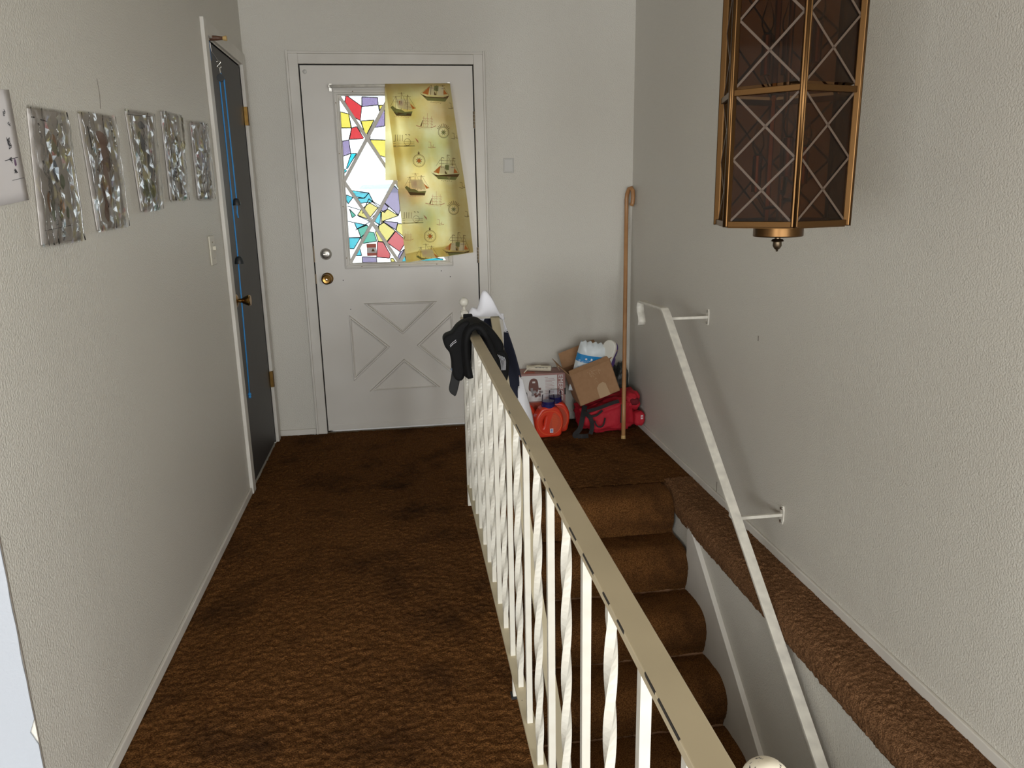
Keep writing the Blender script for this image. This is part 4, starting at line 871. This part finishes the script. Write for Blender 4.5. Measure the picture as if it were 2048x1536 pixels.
# ------------------------------------------------------------------ emergency kit carton
t = thing('kit_box', 'pinkish printed EMERGENCY kit carton standing against the entry wall', 'box', (1.53, 4.33, 0))
bx0, bx1, by0, by1, bh = 1.375, 1.676, 4.258, 4.405, .333
kb(MB().box(bx0, bx1, by0, by1, 0, bh), 'carton', 'kit_box', bevel=.002)
kb(MB().box(bx0+.02, 1.626, by0-.001, by0+.001, .168, .322), 'white_panel', 'kit_white')
kb(MB().box(bx0+.02, 1.56, by0-.001, by0+.001, .05, .160), 'red_panel', 'kit_red')
kb(MB().box(1.50, 1.545, by0-.0015, by0+.001, .118, .122).box(1.50, 1.545, by0-.0015, by0+.001, .105, .109).box(1.505, 1.54, by0-.0015, by0+.001, .092, .096), 'print_line', 'kit_box')
kb(MB().prism([(x, by0-.0012, z) for x, z in smooth_loop([(1.462, .232), (1.458, .27), (1.468, .298), (1.487, .306), (1.506, .298), (1.514, .27), (1.511, .232)], 4)], (0, .001, 0)), 'backpack_picture', 'kit_brown')
kb(MB().prism([(x, by0-.0018, z) for x, z in [(1.479, .278), (1.496, .278), (1.496, .288), (1.479, .288)]], (0, .001, 0)), 'picture_patch', 'kit_white')
rg = np.random.default_rng(3); mb = MB(); mg = MB()
for k in range(16):
    x, z = rg.uniform(1.475, 1.54), rg.uniform(.195, .245); (mb if k % 2 else mg).box(x-.007, x+.007, by0-.0020-.0001*k, by0, z-.007, z+.006)
kb(mb, 'picture_items', 'kit_brown')['kind'] = 'stuff'; kb(mg, 'picture_items', 'kit_grey')['kind'] = 'stuff'
mb = MB(); mb.box(1.552, 1.572, by0-.0015, by0, .308, .311)
for k in range(15): mb.box(1.556, 1.556+rg.uniform(.035, .06), by0-.0015, by0, .298-.0085*k, .3003-.0085*k)
kb(mb, 'printed_text', 'kit_rule')['kind'] = 'stuff'
me = text_mesh('EMERGENCY', .040, .0004, spacing=1.0); me.transform(Matrix.Rotation(math.radians(90), 4, 'X')); me.transform(Matrix.Rotation(math.radians(90), 4, 'Y'))
o = link('lettering', me, 'kit_white'); o.location = (1.6345, by0-.0012, .324); keep(o, t)
for z in (.20, .09): kb(MB().box(bx1-.006, bx1+.001, by0-.0012, by0+.02, z, z+.04), 'side_slot', 'gap')
kb(MB().box(bx1-.008, bx1+.0008, by0-.0008, by0+.001, 0, .05), 'white_corner', 'kit_white')
kb(MB().box(1.43, 1.50, by0+.02, by0+.06, bh-.001, bh+.0008), 'top_print', 'kit_red')
# torch with wrist strap lying on the carton
t = thing('torch', 'white cylindrical torch with wrist strap lying on the kit carton', 'torch', (1.52, 4.32, bh))
a, b = Vector((1.462, 4.345, bh+.018)), Vector((1.600, 4.300, bh+.018))
kb(MB().tube([a, a+(b-a)*.2, a+(b-a)*.22, b-(b-a)*.02, b], .0165, 18), 'barrel', 'torch', smooth=False, angle=.7)
kb(MB().tube([b, b+(b-a)*.01], .012, 18), 'end_cap', 'plate_grey')
kb(MB().tube(smooth_path([tuple(a+(b-a)*.55+Vector((0, -.01, .019))), (1.50, 4.29, bh+.040), (1.46, 4.275, bh+.030), (1.432, 4.27, bh+.006)], 6), .0035, 8), 'wrist_strap', 'torch', smooth=True)
ang = math.atan2(b.y-a.y, b.x-a.x)
mb = MB(); rg = np.random.default_rng(8)
dirv = (b-a).normalized(); nv = Vector((dirv.y, -dirv.x, 0))
for k in range(11):
    p = a+(b-a)*(.36+.05*k)+nv*.0152+Vector((0, 0, .007)); w = rg.uniform(.0012, .002)
    mb.prism([p-dirv*w-Vector((0, 0, .003)), p+dirv*w-Vector((0, 0, .003)), p+dirv*w+Vector((0, 0, .003)), p-dirv*w+Vector((0, 0, .003))], nv*.0012)
kb(mb, 'stamped_marks', 'ink')['kind'] = 'stuff'

# ------------------------------------------------------------------ detergent jugs
body = smooth_loop([(-.062, .0), (.0, -.001), (.058, .0), (.070, .028), (.079, .075), (.077, .115), (.060, .150), (.036, .172), (-.036, .172), (-.058, .152), (-.078, .118), (-.083, .075), (-.076, .028)], 5)
hole = smooth_loop([(-.048, .055), (-.036, .048), (-.026, .062), (-.018, .10), (-.014, .126), (-.026, .132), (-.042, .118), (-.052, .088)], 5)
panel = smooth_loop([(-.002, .028), (.030, .022), (.055, .045), (.064, .080), (.056, .115), (.036, .138), (.022, .142), (.008, .11), (-.004, .065)], 5)
ringl = smooth_loop([(.072*math.cos(a), .085+.072*math.sin(a)) for a in np.linspace(0, 2*math.pi, 12, endpoint=False)], 3)
ringi = [(x*.965, .085+(z-.085)*.965) for x, z in ringl]
body = [(x*.86, .013+z*.87) for x, z in body]
me_body = curve_mesh([body, hole], .026, .013, 3); me_panel = curve_mesh([panel], .0008, .0); me_ring = curve_mesh([ringl, ringi], .0012, .0005)
for q in (me_body, me_panel, me_ring): q.transform(Matrix.Rotation(math.radians(90), 4, 'X'))
for q, s in ((me_body, 1),): q.polygons.foreach_set('use_smooth', [True]*len(q.polygons)); bm = bmesh.new(); bm.from_mesh(q); _sh(bm, .9); bm.to_mesh(q); bm.free()
cap_b = MB().lathe([(.037, .168), (.039, .172), (.039, .190), (.036, .192), (.036, .205), (.0, .206)], n=30).mesh('cap_ring', False)
cap_c = MB().lathe([(.0365, .190), (.0375, .20), (.0345, .238), (.033, .241), (.0, .241)], n=30).mesh('cap_cup', True)
def jug(x, y, rz, label):
    t = thing('detergent_jug', label, 'bottle', (x, y, 0), 'detergent jugs'); t.rotation_euler.z = rz
    for nm, me, mt, off in (('body', me_body, 'jug', 0), ('label_panel', me_panel, 'jug_panel', -.0392), ('moulded_ring', me_ring, 'jug_ring', -.0392), ('cap_ring', cap_b, 'cap_blue', 0), ('cap_cup', cap_c, 'cap_clear', 0)):
        o = link(nm, me, mt); o.parent = t; o.location = (0, off, .001)
    return t
j = jug(1.545, 4.115, .06, 'orange-red detergent jug at the front, with clear cup cap')
o = MB().box(-.0, .018, -.0415, -.0400, .028, .052).build('barcode_sticker', 'label_white'); o.parent = j
q = MB()
for k in range(3): q.box(.003, .015, -.0420, -.0414, .031+.007*k, .035+.007*k)
q = q.build('sticker_print', 'label_blue'); q.parent = o
mb = MB()
for k in range(15): mb.box(.012+.002*abs(math.sin(k)), .048-.012*abs(k-7)/7, -.0404, -.0398, .05+.0055*k, .0515+.0055*k)
mb.build('label_text', 'jug_ring').parent = j
jug(1.603, 4.205, -.1, 'orange-red detergent jug half hidden behind the front one')
j = jug(1.402, 4.185, .35, 'orange-red detergent jug with white triangle label next to the jersey')
MB().prism([(.0, -.0400, .125), (.052, -.0400, .105), (.044, -.0400, .13), (.012, -.0400, .155)], (0, -.0008, 0)).build('triangle_label', 'label_white').parent = j
MB().prism([(.018, -.0410, .122), (.036, -.0410, .116), (.024, -.0410, .142)], (0, -.0006, 0)).build('triangle_mark', 'label_blue').parent = j

# ------------------------------------------------------------------ red backpack lying on its side
t = thing('red_backpack', 'red backpack with black straps lying under the cardboard box', 'backpack', (1.9, 4.2, 0))
def superell(c, r, e, nu=40, nv=24, nz=.0, seed=0, flat=0.0):
    def fn(u, v):
        th = 2*math.pi*u; ph = math.pi*(v-.5); sg = lambda w, k: math.copysign(abs(w)**k, w)
        x, y, z = sg(math.cos(ph), e)*sg(math.cos(th), e), sg(math.cos(ph), e)*sg(math.sin(th), e), sg(math.sin(ph), e)
        n_ = 1+nz*mnoise.noise((x*2.2+seed, y*2.2, z*2.2))+nz*.5*mnoise.noise((x*5+seed, y*5, z*6))
        p = Vector((c[0]+x*r[0]*n_, c[1]+y*r[1]*n_, c[2]+z*r[2]*n_)); p.z = max(p.z, flat); return p
    return MB().grid(fn, nu, nv)
bo = superell((1.905, 4.205, .078), (.165, .130, .080), .55, 56, 32, .22, 3, .001)
bo.v = [(x, y, z+(.40*max(0, (x-1.80)) if z > .08 else 0)*.6) for x, y, z in bo.v]
kb(bo, 'body', 'bag_red', smooth=True)
kb(superell((2.035, 4.17, .175), (.052, .085, .055), .6, 30, 18, .2, 8, .0), 'open_top', 'bag_red', smooth=True)
kb(superell((2.045, 4.105, .180), (.028, .035, .022), .7, 20, 12, .1, 9), 'opening', 'bag_dark', smooth=True)
kb(superell((2.070, 4.085, .082), (.032, .035, .042), .6, 24, 16, .1, 5), 'side_pocket', 'bag_red', smooth=True)
pk = kb(MB().box(2.072, 2.084, 4.0475, 4.0505, .085, .108), 'patch', 'label_white')
kb(MB().box(2.0765, 2.0795, 4.0465, 4.0480, .088, .105).box(2.0735, 2.0825, 4.0465, 4.0480, .0945, .0985), 'patch_cross', 'bag_red')
def strapr(pts, w=.022, nm='strap', mt='strap_web'): kb(MB().bar(smooth_path(pts, 6), w, .004, upv=(0, -1, .3)), nm, mt)
strapr([(1.76, 4.12, .165), (1.735, 4.07, .11), (1.715, 4.05, .05), (1.685, 4.05, .012), (1.72, 4.03, .008), (1.76, 4.035, .008)], .028)
strapr([(1.745, 4.09, .135), (1.775, 4.05, .11), (1.785, 4.045, .06), (1.775, 4.045, .015)], .024)
strapr([(1.775, 4.055, .115), (1.81, 4.045, .125), (1.845, 4.05, .15)], .012)
strapr([(1.80, 4.05, .09), (1.815, 4.038, .060), (1.845, 4.038, .062), (1.862, 4.05, .105)], .008)
strapr([(1.765, 4.085, .140), (1.82, 4.065, .158), (1.90, 4.062, .185), (1.945, 4.065, .195)], .02, 'dark_seam')
kb(MB().tube([(1.962, 4.062, .175), (1.960, 4.054, .13), (1.957, 4.052, .07)], .006, 8, upv=(0, 1, 0)), 'zip_pull', 'black_plastic')
kb(MB().tube([(1.962, 4.052, .145), (1.961, 4.049, .115)], .0045, 8, upv=(0, 1, 0)), 'zip_slider', 'chrome')

# dark sack squeezed between box, backpack and wall
tag(superell((2.035, 4.345, .17), (.045, .045, .165), .7, 28, 24, .3, 6, .003).build('plastic_sack', 'bin_bag', smooth=True), 'dark grey plastic sack wedged behind the cardboard box in the corner', 'bag')

# ------------------------------------------------------------------ open cardboard box, tilted on the backpack
t = thing('cardboard_box', 'open brown cardboard box tilted on top of the red backpack', 'box', (1.727, 4.085, .172))
th = math.radians(19.3); ex = Vector((math.cos(th), 0, math.sin(th))); ez = Vector((-math.sin(th), 0, math.cos(th))); ey = Vector((0, 1, 0))
ez = (ez-ey*.02).normalized()
Ob = Vector((1.727, 4.085, .171)); bw, bd, bhh, tk = .245, .20, .190, .004
def bp_(a, b, c): return Ob+ex*a+ey*b+ez*c
def slab(q, off, nm, mt='cardboard'): return kb(MB().prism([bp_(*p) for p in q], off), nm, mt)
slab([(0, 0, 0), (bw, 0, 0), (bw, 0, bhh), (0, 0, bhh)], ey*tk, 'front_panel')
slab([(0, bd, 0), (bw, bd, 0), (bw, bd, bhh), (0, bd, bhh)], -ey*tk, 'back_panel', 'cardboard_in')
slab([(0, 0, 0), (0, bd, 0), (0, bd, bhh), (0, 0, bhh)], ex*tk, 'side_panel'); slab([(bw, 0, 0), (bw, bd, 0), (bw, bd, bhh), (bw, 0, bhh)], -ex*tk, 'side_panel')
slab([(0, 0, 0), (bw, 0, 0), (bw, bd, 0), (0, bd, 0)], ez*tk, 'bottom_panel')
slab([(0, 0, bhh), (bw, 0, bhh), (bw-.006, .030, bhh+.02), (.006, .030, bhh+.02)], ez*.003, 'front_flap')
slab([(0, 0.01, bhh), (0, bd, bhh), (-.040, bd-.01, bhh+.085), (-.040, .03, bhh+.075)], ex*.003, 'side_flap')
slab([(bw, 0.01, bhh), (bw, bd, bhh), (bw+.075, bd-.01, bhh+.05), (bw+.065, .03, bhh+.03)], ez*.003, 'side_flap')
slab([(0, bd, bhh), (bw, bd, bhh), (bw-.01, bd+.03, bhh+.085), (.01, bd+.03, bhh+.085)], ez*.003, 'back_flap')
slab([(.120, -.001, .0), (.185, -.001, .0), (.178, -.001, .075), (.165, -.001, .088), (.140, -.001, .084), (.122, -.001, .066)], ey*.0009, 'tape', 'tape')
slab([(-.0405, .028, bhh+.045), (-.0405, .10, bhh+.05), (-.0405, .10, bhh+.078), (-.0405, .032, bhh+.074)], ex*.001, 'flap_tape', 'tape')
mb = MB(); rg = np.random.default_rng(4)
for k in range(26):
    x = rg.uniform(.095, .165); z = .178-rg.random()**2*.075*(1 if x > .12 else .5); L_ = rg.uniform(.006, .02); d_ = rg.choice([(1, .1), (.5, -.8), (.2, -1)])
    p = (x, -.0008, z); q = (x+L_*d_[0], -.0008, z+L_*d_[1]); mb.bar([bp_(*p), bp_(*q)], .0012, .0006, upv=(0, -1, 0))
kb(mb, 'torn_label_residue', 'tape')['kind'] = 'stuff'

# nappy pack standing in the box
t = thing('nappy_pack', 'white and blue plastic pack sticking out of the cardboard box', 'package', (1.77, 4.17, .25))
pa = math.radians(-11); px_ = Vector((math.cos(pa), 0, math.sin(pa))); pz_ = Vector((-math.sin(pa), -.12, math.cos(pa))).normalized(); Op = Vector((1.782, 4.185, .308)); pn = px_.cross(pz_).normalized()
if pn.y > 0: pn = -pn
def packf(sx, off=0.0, z0_=-.085, z1_=.220):
    def fn(u, v):
        a = 2*u-1; b = z0_+(z1_-z0_)*v; bb = 2*(b-(-.085))/(.305)-1
        w = .087*(1-.10*bb*bb*bb*(bb > 0)); th_ = .042*max(0, 1-abs(a)**4)**.5*max(0, 1-abs(bb)**6)**.5
        wob = .004*mnoise.noise((a*3, bb*3, 2))
        return Op+px_*(a*w)+pz_*(b+(.006*math.sin(a*16) if bb > .9 else 0))+pn*(sx*th_+wob+off)
    return fn
kb(MB().grid(packf(1), 26, 30), 'front_film', 'pack_white', smooth=True); kb(MB().grid(packf(-1), 26, 30), 'back_film', 'pack_white', smooth=True)
kb(MB().grid(packf(1, .0012, .105, .150), 26, 6), 'blue_band', 'pack_blue', smooth=True)
def onpack(u, b, off=.002): f = packf(1, off, b, b+.0001); return f(u, 0)
mb = MB()
for k, u in enumerate((.28, .46, .64, .80, .93)):
    c = Vector(onpack(u, .128, .0030)); r = .0065
    if k % 2 == 0: mb.prism([c+px_*r*math.cos(a)+pz_*r*.9*math.sin(a) for a in np.linspace(0, 2*math.pi, 10, endpoint=False)], pn*.0008)
    else: mb.prism([c+px_*a+pz_*b for a, b in ((-.005, -.007), (.002, -.007), (.006, -.002), (.006, .003), (.002, .007), (-.005, .007))], pn*.0008)
for k in range(60):
    u, b = random.uniform(.04, .97), .107+.016*random.random()**1.5; c = Vector(onpack(u, b, .0028)); mb.prism([c+px_*a+pz_*d for a, d in ((-.0016, -.0016), (.0016, -.0016), (0, .0018))], pn*.0004)
kb(mb, 'band_icons', 'label_white')['kind'] = 'stuff'
mb = MB()
ovp = [Vector(onpack(.60+.16*math.cos(a), .060+.020*math.sin(a), .003)) for a in np.linspace(.6, 2*math.pi, 22)]; mb.tube(ovp, .0011, 6, upv=pn)
for k in range(5):
    u = .50+.045*k; mb.tube([Vector(onpack(u, .054, .003)), Vector(onpack(u+.012, .068, .003)), Vector(onpack(u+.028, .054, .003))], .0011, 6, upv=pn)
mb.tube([Vector(onpack(.06+.02*k, .075+.004*math.sin(k*2), .003)) for k in range(6)], .001, 6, upv=pn).tube([Vector(onpack(.10+.025*k, .02+.005*math.sin(k*2), .003)) for k in range(8)], .001, 6, upv=pn)
kb(mb, 'printed_logo', 'pack_print')

# trainer stuck sole-out in the box
t = thing('trainer_shoe', 'white trainer with purple edge sticking sole-out of the box', 'shoe', (1.93, 4.2, .4))
sole = smooth_loop([(0, .0), (.03, .004), (.045, .05), (.040, .10), (.050, .15), (.046, .20), (.018, .225), (-.018, .22), (-.036, .18), (-.030, .10), (-.034, .05), (-.022, .008)], 5)
me = curve_mesh([sole], .007, .007, 3); up_ = MB()
def shoe_up(u, v):
    i = u*len(sole); k = int(i) % len(sole); x, y = sole[k]; h = math.sin(v*math.pi/2); c = (0.004, .11); f = math.cos(v*math.pi/2)**.6
    return (c[0]+(x-c[0])*f*1.02, c[1]+(y-c[1])*f*1.01, .012+h*(.055+.02*(y < .1)))
me2 = MB().grid(shoe_up, 60, 12).mesh('upper', True)
me.polygons.foreach_set('use_smooth', [True]*len(me.polygons)); bm = bmesh.new(); bm.from_mesh(me); _sh(bm, 1.0); bm.to_mesh(me); bm.free()
M_ = Matrix.Translation((1.868, 4.150, .345)) @ Matrix.Rotation(math.radians(-52), 4, 'Z') @ Matrix.Rotation(math.radians(18), 4, 'Y') @ Matrix.Rotation(math.radians(85), 4, 'X') @ Matrix.Rotation(math.radians(180), 4, 'Y') @ Matrix.Scale(.86, 4)
for q, nm, mt in ((me, 'sole', 'shoe_white'), (me2, 'upper', 'shoe_purple')):
    q.transform(M_); keep(link(nm, q, mt), t)
